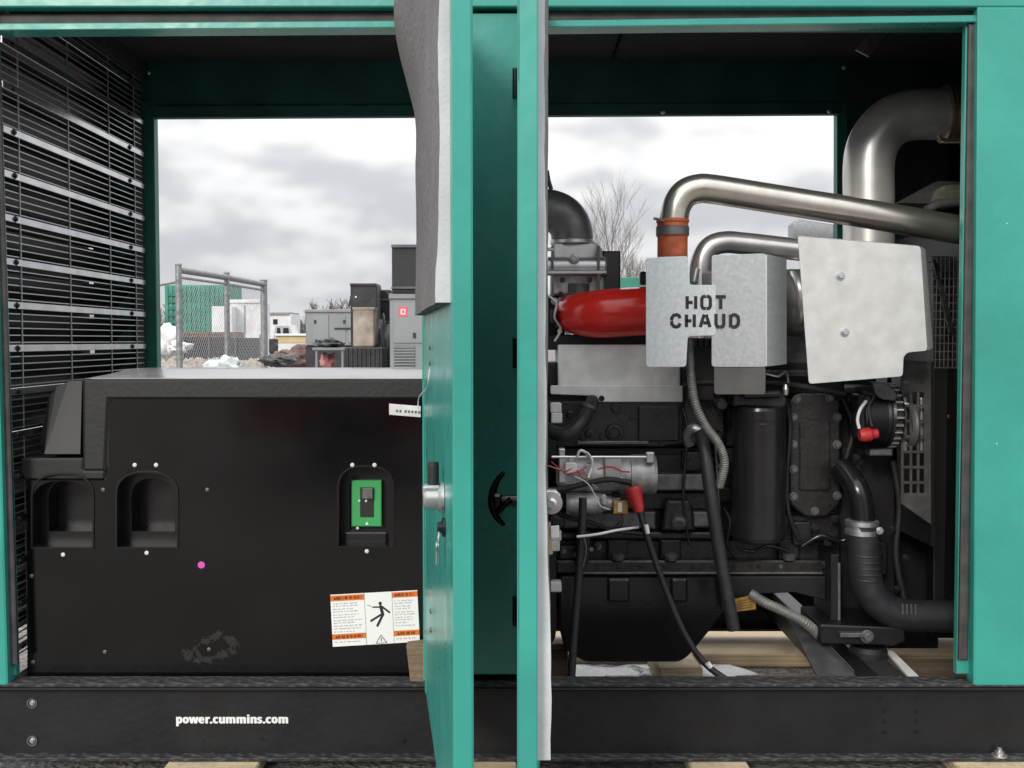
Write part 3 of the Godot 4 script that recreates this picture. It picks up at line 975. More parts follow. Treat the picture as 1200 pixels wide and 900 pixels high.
		b.box(cc, Vector3((w[1] - w[0]) * K(zp), (w[3] - top) * K(zp), 0.012))
		obj("back_plate", b, M.satin_black if k < 2 else M.well, win)
		if k == 2:
			b = MB.new()
			plate_into(b, rect(412, 563, 447, 617), zb + 0.02, 0.018, 0.002)
			obj("breaker_face", b, M.breaker, win)
			b = MB.new()
			plate_into(b, rect(422, 571, 438, 606), zb + 0.0215, 0.001, 0.0005)
			obj("toggle_slot", b, M.print, win)
			b = MB.new()
			plate_into(b, rect(424, 572, 437, 585), zb + 0.03, 0.01, 0.002)
			obj("toggle", b, M.cast_pale, win)
			for p in [[421, 587], [429, 587]]: bolt(p[0], p[1], zb + 0.024, 1.6, M.white, win, "screw", screw_mesh)
			bolt(419, 619, zb + 0.022, 1.8, M.white, win, "screw", screw_mesh)
			b = MB.new()
			plate_into(b, [[428, 615], [432, 615], [430, 611]], zb + 0.0205, 0.001, 0.0)
			obj("mark", b, M.white_print, win)
			b = MB.new()
			plate_into(b, rect(404, 624, 453, 638), zb + 0.026, 0.02, 0.003)
			obj("sill", b, M.satin_black, win)
	# fastenings
	for p in [[158, 545], [183, 545], [172, 648], [74, 650], [413, 545], [439, 545], [430, 646]]:
		bolt(p[0], p[1], zp + 0.002, 2.6, M.white, h, "clip", screw_mesh)
	for p in [[121, 574], [243, 574], [123, 764], [39, 776], [37, 675], [245, 761]]:
		bolt(p[0], p[1], zp + 0.001, 2.6, M.steel_dark, h, "rivet", screw_mesh)
	turned("pink_dot", P(236, 662, zp), Vector3(0, 0, 1), [[0.0085, 0], [0.0085, 0.0008], [0, 0.0008]], M.pink, h, 18)
	# a pale scuff on the panel: thin irregular patches of dust
	b = MB.new()
	var n := FastNoiseLite.new()
	n.seed = 8; n.frequency = 0.09
	for y in range(734, 786):
		for x in range(212, 288):
			var q = Vector2((x - 248 + (y - 760) * 0.75) / 30.0, (y - 760) / 20.0)
			var f = n.get_noise_2d(x * 0.8, y * 0.8) * 0.9 + 0.5 - absf(q.length() - 0.7) * 1.9
			if f > 0.0 and rng.randf() < minf(f * 2.2, 0.95):
				var rr = 0.5 + minf(f, 0.5) * 0.5
				var jx = x + rng.randf_range(-0.4, 0.4)
				var jy = y + rng.randf_range(-0.4, 0.4)
				b.tri(P(jx - rr, jy + rr, zp + 0.0006), P(jx + rr, jy + rr * 0.6, zp + 0.0006), P(jx, jy - rr, zp + 0.0006), Vector3(0, 0, 1))
	tag(obj("scuff_mark", b, mat(0.028, 0.028, 0.0275, 0.6), h), "", "", "", "stuff")
	# warning label and the little white tag
	b = MB.new()
	b.uvquad(P(387, 697, zp + 0.0012), P(489, 691.5, zp + 0.0012), P(492, 752, zp + 0.0012), P(390, 758, zp + 0.0012))
	var lm := StandardMaterial3D.new()
	lm.albedo_texture = warning_print()
	lm.roughness = 0.45
	obj("warning_label", b, lm, h, "orange and white electric shock warning label with a falling figure")
	b = MB.new()
	plate_into(b, [[456, 473], [493, 476], [493, 489], [456, 486]], zp + 0.004, 0.002, 0.0005)
	var w := obj("white_tag", b, M.white, h)
	b = MB.new()
	for i in 7: plate_into(b, rect(464 + i * 4 + (2 if i > 1 else 0), 480 + i * 0.3, 466.5 + i * 4 + (2 if i > 1 else 0), 483 + i * 0.3), zp + 0.0046, 0.0004, 0.0)
	obj("tag_print", b, M.steel_dark, w)

func warning_print() -> ImageTexture:
	var W := 512
	var H := 304
	var im := Image.create(W, H, false, Image.FORMAT_RGB8)
	im.fill(Color(0.93, 0.93, 0.92))
	var org := Color(0.87, 0.45, 0.13)
	var ink := Color(0.12, 0.12, 0.13)
	var grey := Color(0.52, 0.53, 0.58)
	im.fill_rect(Rect2i(0, 6, 198, 34), org); im.fill_rect(Rect2i(0, 232, 198, 32), org)
	im.fill_rect(Rect2i(362, 6, 150, 32), org); im.fill_rect(Rect2i(362, 232, 150, 32), org)
	im.fill_rect(Rect2i(198, 0, 3, H), grey); im.fill_rect(Rect2i(360, 0, 3, H), grey)
	var r := RandomNumberGenerator.new()
	r.seed = 5
	var line = func(x0, x1, y, h, c):
		var x = x0
		while x < x1:
			var wd = r.randi_range(8, 26)
			var q = x
			while q < mini(x + wd, x1):
				im.fill_rect(Rect2i(q, y + r.randi_range(0, 1), 2 + r.randi_range(0, 1), h - r.randi_range(0, 2)), c)
				q += 4
			x += wd + 7
	for c in [[34, 180, 14], [390, 490, 13], [34, 180, 240], [400, 490, 240]]: line.call(c[0], c[1], c[2], 18, ink)
	for c in [[16, 14], [374, 13], [16, 240], [380, 240]]:
		for k in 16: im.fill_rect(Rect2i(c[0] + 8 - k / 2, c[1] + k, k + 1, 1), ink)
	for y in [52, 66, 84, 98, 118, 132, 150, 164, 182, 198, 216, 276]: line.call(12, 120 + r.randi_range(10, 66), y, 7, grey)
	for y in [54, 68, 86, 100, 120, 134, 152, 166, 182, 200, 276]: line.call(374, 440 + r.randi_range(5, 55), y, 7, grey)
	# the figure thrown back by a shock
	var stroke = func(a: Vector2, c: Vector2, w: float):
		var k := int(a.distance_to(c) * 2.0) + 1
		for i in k + 1:
			var p = a.lerp(c, float(i) / k)
			for dy in range(-int(w), int(w) + 1):
				for dx in range(-int(w), int(w) + 1):
					if dx * dx + dy * dy <= w * w: im.set_pixel(clampi(int(p.x) + dx, 0, W - 1), clampi(int(p.y) + dy, 0, H - 1), ink)
	stroke.call(Vector2(290, 66), Vector2(290, 66), 10)
	stroke.call(Vector2(292, 84), Vector2(302, 128), 9)
	stroke.call(Vector2(290, 88), Vector2(246, 86), 4)
	stroke.call(Vector2(300, 86), Vector2(342, 122), 5)
	stroke.call(Vector2(298, 130), Vector2(232, 166), 6)
	stroke.call(Vector2(304, 132), Vector2(268, 196), 7)
	stroke.call(Vector2(214, 72), Vector2(238, 82), 1)
	for k in [[Vector2(286, 252), Vector2(256, 298)], [Vector2(286, 252), Vector2(318, 298)], [Vector2(256, 298), Vector2(318, 298)]]: stroke.call(k[0], k[1], 1.5)
	stroke.call(Vector2(287, 268), Vector2(287, 284), 2)
	stroke.call(Vector2(287, 290), Vector2(287, 290), 2)
	return ImageTexture.create_from_image(im)

# ---------------------------------------------------------------- engine
func build_engine() -> void:
	var e := thing("diesel_engine", "black diesel engine with silver heat shields, starter motor and upright oil filter", "engine", P(830, 700, -0.55))
	var b := MB.new()
	# main castings
	b.box((P(650, 520, -0.46) + P(985, 690, -0.46)) / 2 - Vector3(0, 0, 0.14), Vector3(0.82, 0.4, 0.28), 0.01)
	obj("engine_block", b, M.cast_dark, e)
	plate("cylinder_head", rect(560, 425, 990, 524), -0.45, 0.3, M.cast_dark, e, 0.006)
	plate("flywheel_housing", rect(540, 470, 652, 760), -0.36, 0.4, M.cast_dark, e, 0.02, 20)
	# head side with bosses
	plate("head_side", [[640, 470], [802, 470], [802, 520], [770, 524], [640, 524]], -0.42, 0.04, M.cast, e, 0.004)
	plate("head_pad", rect(748, 476, 796, 517), -0.412, 0.012, M.cast, e, 0.003, 3)
	for p in [[720, 507, 11], [722, 478, 7], [690, 508, 5], [668, 486, 5]]:
		turned("boss", P(p[0], p[1], -0.42), Vector3(0, 0, 1), [[p[2] * K(-0.42), 0], [p[2] * K(-0.42) * 0.9, 0.006], [p[2] * K(-0.42) * 0.6, 0.007], [p[2] * K(-0.42) * 0.5, 0.003], [0, 0.003]], M.cast, e, 20)
	for p in [[741, 489], [705, 512], [682, 513], [757, 505], [790, 489], [775, 520], [812, 488], [828, 470], [835, 488], [828, 500]]:
		bolt(p[0], p[1], -0.418, 3.6, M.cast, e)
	plate("head_ledge", rect(676, 517, 760, 521), -0.40, 0.03, M.cast_pale, e, 0.002)
	# rocker cover in pale metal, its lower lip with two bolts
	plate("rocker_cover", [[654, 404], [797, 404], [797, 462], [654, 462]], -0.42, 0.2, M.cover_white, e, 0.006, 2)
	plate("rocker_lip", [[645, 452], [800, 452], [806, 463], [806, 471], [701, 471], [699, 464], [645, 462]], -0.405, 0.03, M.cover_white, e, 0.002, 2)
	for p in [[705, 467], [804, 467]]: bolt(p[0], p[1], -0.404, 3.4, M.gloss_black, e)
	# blocks behind the hot shield
	plate("bracket", [[808, 396], [838, 396], [838, 470], [808, 470]], -0.34, 0.1, M.cast_dark, e, 0.004)
	plate("bracket", rect(800, 430, 850, 520), -0.40, 0.05, M.cast, e, 0.006, 6)
	for k in 4: plate("fin", rect(812 + k * 7, 396, 816 + k * 7, 406), -0.32, 0.03, M.cast, e, 0.001)
	plate("shelf", rect(838, 434, 960, 442), -0.36, 0.1, M.cast, e, 0.003)
	# turbine and manifold glimpsed between the shields
	turned("turbo_housing", P(928, 355, -0.36), Vector3(1, 0, 0), [[0, -0.05], [0.07, -0.05], [0.09, -0.02], [0.09, 0.02], [0.07, 0.05], [0.02, 0.06]], M.steel_dark, e, 28)
	turned("turbo_ring", P(930, 352, -0.33), Vector3(1, 0.1, 0), [[0.072, -0.008], [0.078, -0.004], [0.078, 0.004], [0.072, 0.008]], M.chrome, e, 28)
	plate("manifold", rect(840, 330, 1060, 430), -0.46, 0.12, M.steel_dark, e, 0.01, 8)
	plate("silver_bracket", [[930, 262], [936, 257], [977, 263], [977, 300], [930, 300]], -0.42, 0.06, M.galv, e, 0.002)
	# side castings of the crankcase, row by row
	for r in [[655, 533, 860, 556, -0.435, "cast_dark"], [766, 556, 830, 575, -0.385, "cast_pale"], [650, 576, 858, 598, -0.43, "cast"], [660, 601, 755, 619, -0.395, "cast_pale"], [754, 600, 768, 620, -0.395, "cast_pale"], [812, 600, 832, 618, -0.395, "cast_pale"],
			[650, 624, 840, 632, -0.395, "cast"], [650, 632, 985, 657, -0.43, "cast"], [652, 657, 985, 672, -0.385, "cast"], [860, 600, 980, 634, -0.43, "cast_dark"]]:
		plate("casting_rib", rect(r[0], r[1], r[2], r[3]), r[4], 0.08, M[r[5]], e, 0.005)
	plate("casting_hump", [[776, 622], [779, 592], [783, 587], [807, 587], [811, 592], [814, 622]], -0.375, 0.06, M.cast, e, 0.006)
	turned("casting_lug", P(795, 612, -0.372), Vector3(0, -0.35, 1), [[0.022, -0.01], [0.02, 0.008], [0.012, 0.012], [0, 0.012]], M.cast_pale, e, 18)
	for x in [724, 786, 925]:
		plate("casting_pillar", rect(x - 12, 633, x + 12, 656), -0.40, 0.05, M.cast_dark, e, 0.004)
		turned("pillar_foot", P(x, 651, -0.388), Vector3(0, 1, 0.25), [[0, -0.008], [0.018, -0.008], [0.018, 0.002], [0.008, 0.006], [0, 0.006]], M.cast_pale, e, 16)
	for p in [[670, 664], [725, 664], [780, 664], [835, 664], [890, 664], [940, 664]]: bolt(p[0], p[1], -0.384, 2.6, M.cast, e)
	plate("pan_seam", rect(682, 670.5, 985, 673), -0.38, 0.03, M.cast_pale, e, 0.001)
	# small clutter on the block
	for p in [[838, 512, 9], [690, 545, 8], [855, 560, 10], [700, 640, 5], [846, 628, 9], [862, 604, 7], [692, 643, 4]]:
		turned("fitting", P(p[0], p[1], -0.40), Vector3(0.1, 0.1, 1), [[p[2] * 0.0023, -0.02], [p[2] * 0.0023, 0.006], [p[2] * 0.0015, 0.01], [p[2] * 0.0015, 0.018], [0, 0.018]], M.cast if p[2] > 6 else M.cast_pale, e, 12)
	# oil sump
	b = MB.new()
	plate_into(b, rounded([[655, 674], [985, 674], [985, 694], [878, 690], [846, 722], [806, 770], [796, 776], [686, 776], [662, 762], [655, 735]], 6.0), -0.40, 0.36, 0.012)
	obj("oil_pan", b, M.gloss_black, e)
	for r in [[712, 678, 738, 706], [786, 678, 806, 706]]:
		plate("pan_boss", rect(r[0], r[1], r[2], r[3]), -0.388, 0.03, M.gloss_black, e, 0.006, 4)
	plate("pan_shield", [[842, 676], [985, 676], [985, 716], [970, 704], [930, 694], [888, 696], [846, 716]], -0.36, 0.02, M.cast_dark, e, 0.002)
	plate("cover_plate", [[676, 622], [692, 622], [690, 660], [676, 670]], -0.36, 0.02, M.cast_dark, e, 0.002, 3)
	# oil filter
	var c := P(889, 552, -0.3)
	var top := P(889, 475, -0.3).y - c.y
	var bot := P(889, 634, -0.3).y - c.y
	var R := 31.0 * K(-0.3)
	turned("oil_filter", c, Vector3.UP, [[0, bot - 0.002], [R * 0.82, bot], [R * 0.96, bot + 0.006], [R, bot + 0.016], [R, top - 0.045], [R * 0.985, top - 0.043], [R * 0.985, top - 0.038], [R, top - 0.036], [R, top - 0.012], [R * 0.97, top - 0.004], [R * 0.8, top], [0, top]], M.satin_black, e, 40)
	plate("filter_head", rounded([[858, 476], [860, 462], [872, 456], [916, 458], [924, 468], [920, 478]], 4.0), -0.27, 0.12, M.cast, e, 0.008)
	turned("filter_port", P(846, 474, -0.27), Vector3(0, 0, 1), [[0.016, -0.05], [0.016, 0], [0.012, 0.004], [0, 0.004]], M.cast, e, 18)
	turned("head_tube", P(872, 463, -0.25), Vector3(1, 0.04, 0), [[0, 0], [0.011, 0], [0.011, 0.09], [0, 0.09]], M.satin_black, e, 14)
	# gear cover with its ring of bolts
	plate("gear_cover", rounded([[925, 470], [935, 461], [972, 461], [985, 470], [985, 590], [968, 606], [944, 606], [925, 590]], 5.0), -0.37, 0.08, M.cast, e, 0.005)
	plate("gear_cover_pad", rect(937, 492, 973, 575), -0.364, 0.02, M.cast, e, 0.003, 2)
	for p in [[934, 468], [972, 466], [930, 489], [981, 489], [930, 521], [981, 521], [930, 550], [981, 548], [930, 582], [981, 581], [955, 599]]:
		bolt(p[0], p[1], -0.368, 5.2, M.steel_dark, e)
	for k in 16:
		var q = Vector2(rng.randf_range(986, 1010), rng.randf_range(515, 585))
		bolt(q.x, q.y, -0.39, rng.randf_range(2.5, 5.0), M.cast if k % 3 else M.steel_dark, e)
	plate("front_housing", rect(983, 455, 1052, 740), -0.45, 0.25, M.cast_dark, e, 0.01, 10)
	plate("mount_bracket", [[974, 650], [984, 650], [986, 742], [974, 742]], -0.3, 0.15, M.cast_dark, e, 0.003)
	plate("bracket_edge", rect(982, 660, 985, 745), -0.296, 0.01, M.steel_dark, e, 0.001)
	for p in [[970, 636], [966, 662], [1031, 648], [1031, 668], [1062, 654], [955, 618], [1012, 640]]: bolt(p[0], p[1], -0.36, 4.6, M.cast, e)
	plate("engine_foot", [[962, 732], [1060, 736], [1062, 752], [1048, 757], [962, 755]], -0.24, 0.2, M.cast_dark, e, 0.004, 3)
	bolt(1016, 746, -0.23, 8.0, M.steel_dark, e)
	plate("foot_plate", rect(985, 742, 1020, 747), -0.22, 0.03, M.cast_pale, e, 0.001)
	turned("rubber_mount", P(1017, 779, -0.3), Vector3.UP, [[0, 0], [0.044, 0], [0.05, 0.012], [0.05, 0.04], [0.044, 0.052], [0, 0.052]], M.rubber, e, 24)
	turned("fuel_valve", P(652, 610, -0.36), Vector3(0, 0, 1), [[0.02, -0.02], [0.02, 0.02], [0.01, 0.022], [0, 0.022]], M.cast, e, 14)
	for p in [[652, 628], [652, 688], [650, 640], [652, 478], [653, 490]]:
		plate("connector", rect(p[0] - 7, p[1] - 6, p[0] + 6, p[1] + 6), -0.34, 0.03, M.white, e, 0.003, 2)
	for l in [[[[800, 478, -0.40], [806, 505, -0.385], [803, 540, -0.38], [801, 590, -0.375], [808, 640, -0.38]], 0.0042, "cast"], [[[848, 595, -0.39], [856, 612, -0.37], [852, 636, -0.375], [862, 652, -0.38]], 0.006, "rubber"],
			[[[921, 468, -0.3], [926, 500, -0.33], [922, 560, -0.34], [924, 600, -0.34], [936, 632, -0.36]], 0.0065, "rubber"], [[[800, 452, -0.35], [830, 448, -0.34], [862, 452, -0.33], [900, 449, -0.33], [935, 452, -0.34], [990, 462, -0.34]], 0.0085, "rubber"],
			[[[988, 468, -0.36], [1000, 500, -0.36], [992, 535, -0.36], [984, 560, -0.37]], 0.007, "rubber"], [[[838, 515, -0.39], [842, 580, -0.36], [846, 640, -0.35], [852, 668, -0.36]], 0.0035, "cast_pale"],
			[[[1046, 540, -0.4], [1054, 590, -0.4], [1050, 650, -0.4], [1060, 704, -0.4]], 0.009, "rubber"], [[[648, 596, -0.34], [664, 606, -0.33], [690, 612, -0.33], [722, 622, -0.34], [760, 626, -0.36]], 0.006, "rubber"],
			[[[940, 640, -0.35], [962, 628, -0.34], [985, 634, -0.34], [1000, 626, -0.33]], 0.007, "gloss_black"], [[[860, 640, -0.39], [880, 646, -0.37], [900, 640, -0.37], [925, 646, -0.38]], 0.0045, "cast"]]:
		pipe("engine_line", l[0], l[1], M[l[2]], e, 8, 12)
	for r in [[900, 604, 984, 634, -0.405, "cast"], [806, 440, 846, 466, -0.375, "cast"], [930, 612, 952, 640, -0.375, "cast_dark"], [800, 530, 822, 552, -0.40, "cast"], [838, 540, 858, 590, -0.41, "cast"], [992, 555, 1012, 572, -0.37, "cast"], [1000, 636, 1040, 676, -0.40, "cast_dark"], [655, 640, 680, 656, -0.40, "cast"]]:
		plate("engine_bracket", rect(r[0], r[1], r[2], r[3]), r[4], 0.05, M[r[5]], e, 0.004, 4)
	for p in [[906, 610, 3.6], [978, 610, 3.6], [906, 628, 3.6], [978, 628, 3.6], [812, 446, 3.4], [840, 460, 3.4], [936, 618, 3], [946, 634, 3], [806, 536, 3], [816, 546, 3], [843, 546, 3], [852, 584, 3], [866, 464, 4], [914, 464, 4], [1008, 642, 4], [1034, 670, 4],
			[661, 646, 3], [674, 650, 3], [700, 640, 3], [756, 640, 3], [868, 604, 3], [874, 626, 3], [996, 470, 4], [1004, 536, 4.5], [1046, 620, 4], [1052, 690, 4], [880, 664, 2.6], [860, 664, 2.6], [700, 664, 2.6], [750, 664, 2.6], [812, 664, 2.6], [915, 664, 2.6], [965, 664, 2.6]]:
		bolt(p[0], p[1], -0.37 if p[2] > 2.7 else -0.384, p[2], M.cast_pale if int(p[0]) % 2 else M.cast, e)
	build_starter(e)
	build_intake(e)
	build_shields(e)
	build_charger(e)

func build_starter(e: Node3D) -> void:
	var z := -0.33
	var k := K(z)
	# motor barrel and end cap
	var o := P(738, 556, z)
	var s := turned("starter_motor", o, Vector3(1, 0, 0), [[0, -0.19], [20 * k, -0.19], [21 * k, -0.15], [21 * k, -0.001], [23.5 * k, 0], [23.5 * k, 26 * k], [22 * k, 30 * k], [10 * k, 31 * k], [0, 31 * k]], M.alu, e, 32)
	turned("solenoid", P(690, 590, z + 0.02), Vector3(1, 0, 0), [[0, -0.06], [12 * k, -0.06], [13 * k, -0.05], [13 * k, 0.03], [9 * k, 0.04], [9 * k, 0.07], [0, 0.07]], M.alu, s, 22)
	turned("solenoid_cap", P(717, 588, z + 0.02), Vector3(1, 0, 0), [[0, 0], [11 * k, 0], [11 * k, 0.02], [6 * k, 0.024], [0, 0.024]], M.gloss_black, s, 18)
	plate("motor_clamp", rect(708, 536, 728, 562), z + 0.052, 0.02, M.zinc, s, 0.003, 3)
	plate("motor_band", rect(655, 526, 662, 566), z + 0.055, 0.05, M.zinc, s, 0.002)
	plate("lug", rect(757, 530, 767, 543), z + 0.058, 0.02, M.zinc, s, 0.003, 2)
	plate("body_casting", rect(652, 548, 688, 570), z + 0.048, 0.05, M.alu, s, 0.006, 5)
	plate("relay", rect(662, 542, 676, 556), z + 0.068, 0.03, M.white, s, 0.003, 3)
	var b := MB.new()
	b.lathe(P(660, 535.5, z + 0.056), Vector3(1, 0, 0), [[0, -0.03], [0.0038, -0.03], [0.0038, 0.215], [0, 0.215]], 10)
	obj("through_bolt", b, M.wire, s)
	plate("warning_tag", rect(719, 587, 736, 602), z + 0.075, 0.008, M.yellow, s, 0.001)
	plate("tag_window", rect(724, 589, 729, 600), z + 0.0756, 0.001, M.white, s, 0.0)
	plate("terminal", rect(713, 560, 731, 566), z + 0.06, 0.02, M.wire_white, s, 0.003, 2)
	for p in [[669, 538], [690, 540], [707, 583], [708, 588]]: bolt(p[0], p[1], z + 0.055, 4.0, M.zinc, s, "nut")
	# loose wiring round the motor
	for w in [[[[640, 545], [655, 550], [668, 553], [684, 560], [700, 572]], 0.0017, "copper"], [[[646, 541], [660, 552], [672, 549], [680, 556]], 0.0016, "red_rubber"], [[[676, 536], [680, 528], [688, 532], [693, 545], [689, 560]], 0.0036, "wire_white"],
			[[[688, 530], [694, 540], [690, 555]], 0.003, "wire_white"], [[[673, 558], [688, 566], [697, 580], [704, 593], [715, 597]], 0.0016, "wire_white"], [[[683, 550], [689, 558], [684, 562], [680, 556]], 0.0018, "copper"],
			[[[700, 550], [716, 547], [728, 552], [738, 553]], 0.002, "red_rubber"], [[[664, 556], [676, 553], [686, 548]], 0.002, "red_rubber"], [[[728, 602], [730, 612], [724, 620], [712, 622]], 0.0018, "rubber"], [[[700, 600], [706, 614], [718, 618], [728, 610]], 0.0018, "rubber"]]:
		var q := []
		for i in w[0].size(): q.append([w[0][i][0], w[0][i][1], z + 0.07 + 0.006 * sin(i * 2.0)])
		pipe("wire", q, w[1], M[w[2]], s, 6, 8)
	pipe("loom", [[638, 574, z + 0.06], [660, 573, z + 0.064], [690, 566, z + 0.068], [715, 562, z + 0.066], [740, 566, z + 0.06]], 0.0075, M.rubber, s, 8, 12)

func build_intake(e: Node3D) -> void:
	# dark elbow, bright throttle casting, red elbow hose
	var k := K(-0.5)
	pipe("intake_elbow", [[590, 247, -0.5], [625, 246, -0.5], [645, 247, -0.5], [660, 254, -0.5], [669, 268, -0.5], [671, 288, -0.5]], 24.5 * k, M.steel_dark, e, 8, 28)
	pipe("drain_fitting", [[641, 200, -0.47], [643, 212, -0.47], [646, 222, -0.47]], 0.006, M.gloss_black, e)
	turned("hose_clamp", P(671, 284, -0.5), Vector3.UP, [[25.5 * k, -0.006], [26 * k, -0.004], [26 * k, 0.004], [25.5 * k, 0.006]], M.zinc, e, 28)
	plate("throttle_body", rounded([[648, 283], [698, 283], [706, 292], [708, 345], [646, 345]], 4.0), -0.46, 0.14, M.alu, e, 0.008)
	plate("throttle_cover", rect(650, 286, 697, 302), -0.45, 0.02, M.cover_white, e, 0.003, 3)
	turned("throttle_barrel", P(642, 312, -0.45), Vector3(1, 0, 0), [[0, 0], [0.026, 0], [0.026, 0.155], [0.02, 0.16], [0, 0.16]], M.zinc, e, 24)
	for x in [646, 700]: plate("clamp_band", rect(x, 288, x + 3, 348), -0.418, 0.02, M.steel_dark, e, 0.001)
	for r in [[641, 317, 711, 321], [641, 290, 649, 294]]: plate("clamp_rod", rect(r[0], r[1], r[2], r[3]), -0.415, 0.01, M.zinc, e, 0.002)
	turned("sensor", P(673, 303, -0.425), Vector3(0, 0, 1), [[0.013, 0], [0.013, 0.01], [0.007, 0.012], [0, 0.012]], M.alu, e, 16)
	turned("throttle_neck", P(677, 375, -0.5), Vector3.UP, [[0.062, -0.02], [0.058, 0.05], [0.05, 0.075], [0.05, 0.1]], M.steel_dark, e, 28)
	for p in [[659, 328], [691, 328], [708, 322], [657, 345], [695, 345]]: bolt(p[0], p[1], -0.418, 3.4, M.cast_dark, e)
	plate("actuator_box", rect(706, 294, 727, 341), -0.47, 0.1, M.satin_black, e, 0.004)
	var q := [[684, 366, -0.52], [672, 367, -0.47], [680, 368, -0.43], [700, 368, -0.41], [730, 366, -0.41], [770, 364, -0.42], [800, 364, -0.44]]
	var pts := []
	for p in q: pts.append(P(p[0], p[1], p[2]))
	var line := spline(pts, 8)
	var rad := []
	for i in line.size(): rad.append(lerpf(21.0, 28.5, smoothstep(0.0, 0.6, float(i) / line.size())) * K(-0.42))
	var b := MB.new()
	b.tube(line, rad, 32)
	obj("red_elbow", b, M.red, e, "glossy red elbow hose")
	for p in [[650, 353, 4.2], [656, 388, 3.0]]: bolt(p[0], p[1], -0.42, p[2], M.zinc, e)
	pipe("sensor_lead", [[642, 346, -0.4], [652, 356, -0.4], [650, 372, -0.4], [657, 386, -0.41], [650, 400, -0.41]], 0.0035, M.zinc, e)
	plate("sensor_plug", rect(645, 362, 653, 379), -0.41, 0.03, M.gloss_black, e, 0.003, 2)
	plate("support", rect(640, 392, 800, 410), -0.46, 0.2, M.cast_dark, e, 0.004)
	plate("backing", rect(600, 346, 662, 410), -0.53, 0.05, M.cast_dark, e, 0.004)
	plate("valve", rect(750, 318, 758, 334), -0.44, 0.03, M.gloss_black, e, 0.003, 3)

func glyph(ch: String) -> Array:      # stencil letters as strokes in a 0..1 box, y down
	match ch:
		"H": return [[[0.1, 0], [0.1, 1]], [[0.9, 0], [0.9, 1]], [[0.1, 0.5], [0.62, 0.5]]]
		"O": return [[[0.42, 0.02], [0.2, 0.06], [0.1, 0.22], [0.1, 0.78], [0.2, 0.94], [0.42, 0.98]], [[0.6, 0.02], [0.8, 0.06], [0.9, 0.22], [0.9, 0.78], [0.8, 0.94], [0.6, 0.98]]]
		"T": return [[[0.02, 0.05], [0.98, 0.05]], [[0.5, 0.22], [0.5, 1]]]
		"C": return [[[0.92, 0.26], [0.85, 0.1], [0.62, 0.02], [0.32, 0.06], [0.12, 0.25], [0.1, 0.42]], [[0.1, 0.56], [0.12, 0.75], [0.32, 0.94], [0.62, 0.98], [0.85, 0.9], [0.92, 0.74]]]
		"A": return [[[0.0, 1], [0.4, 0.0]], [[0.6, 0.0], [1.0, 1]], [[0.32, 0.66], [0.78, 0.66]]]
		"U": return [[[0.1, 0], [0.1, 0.75], [0.22, 0.94], [0.42, 0.98]], [[0.9, 0], [0.9, 0.75], [0.78, 0.94], [0.6, 0.98]]]
		"D": return [[[0.1, 0], [0.1, 1]], [[0.28, 0.03], [0.6, 0.03], [0.85, 0.2], [0.9, 0.5], [0.85, 0.8], [0.6, 0.97], [0.28, 0.97]]]
	return []

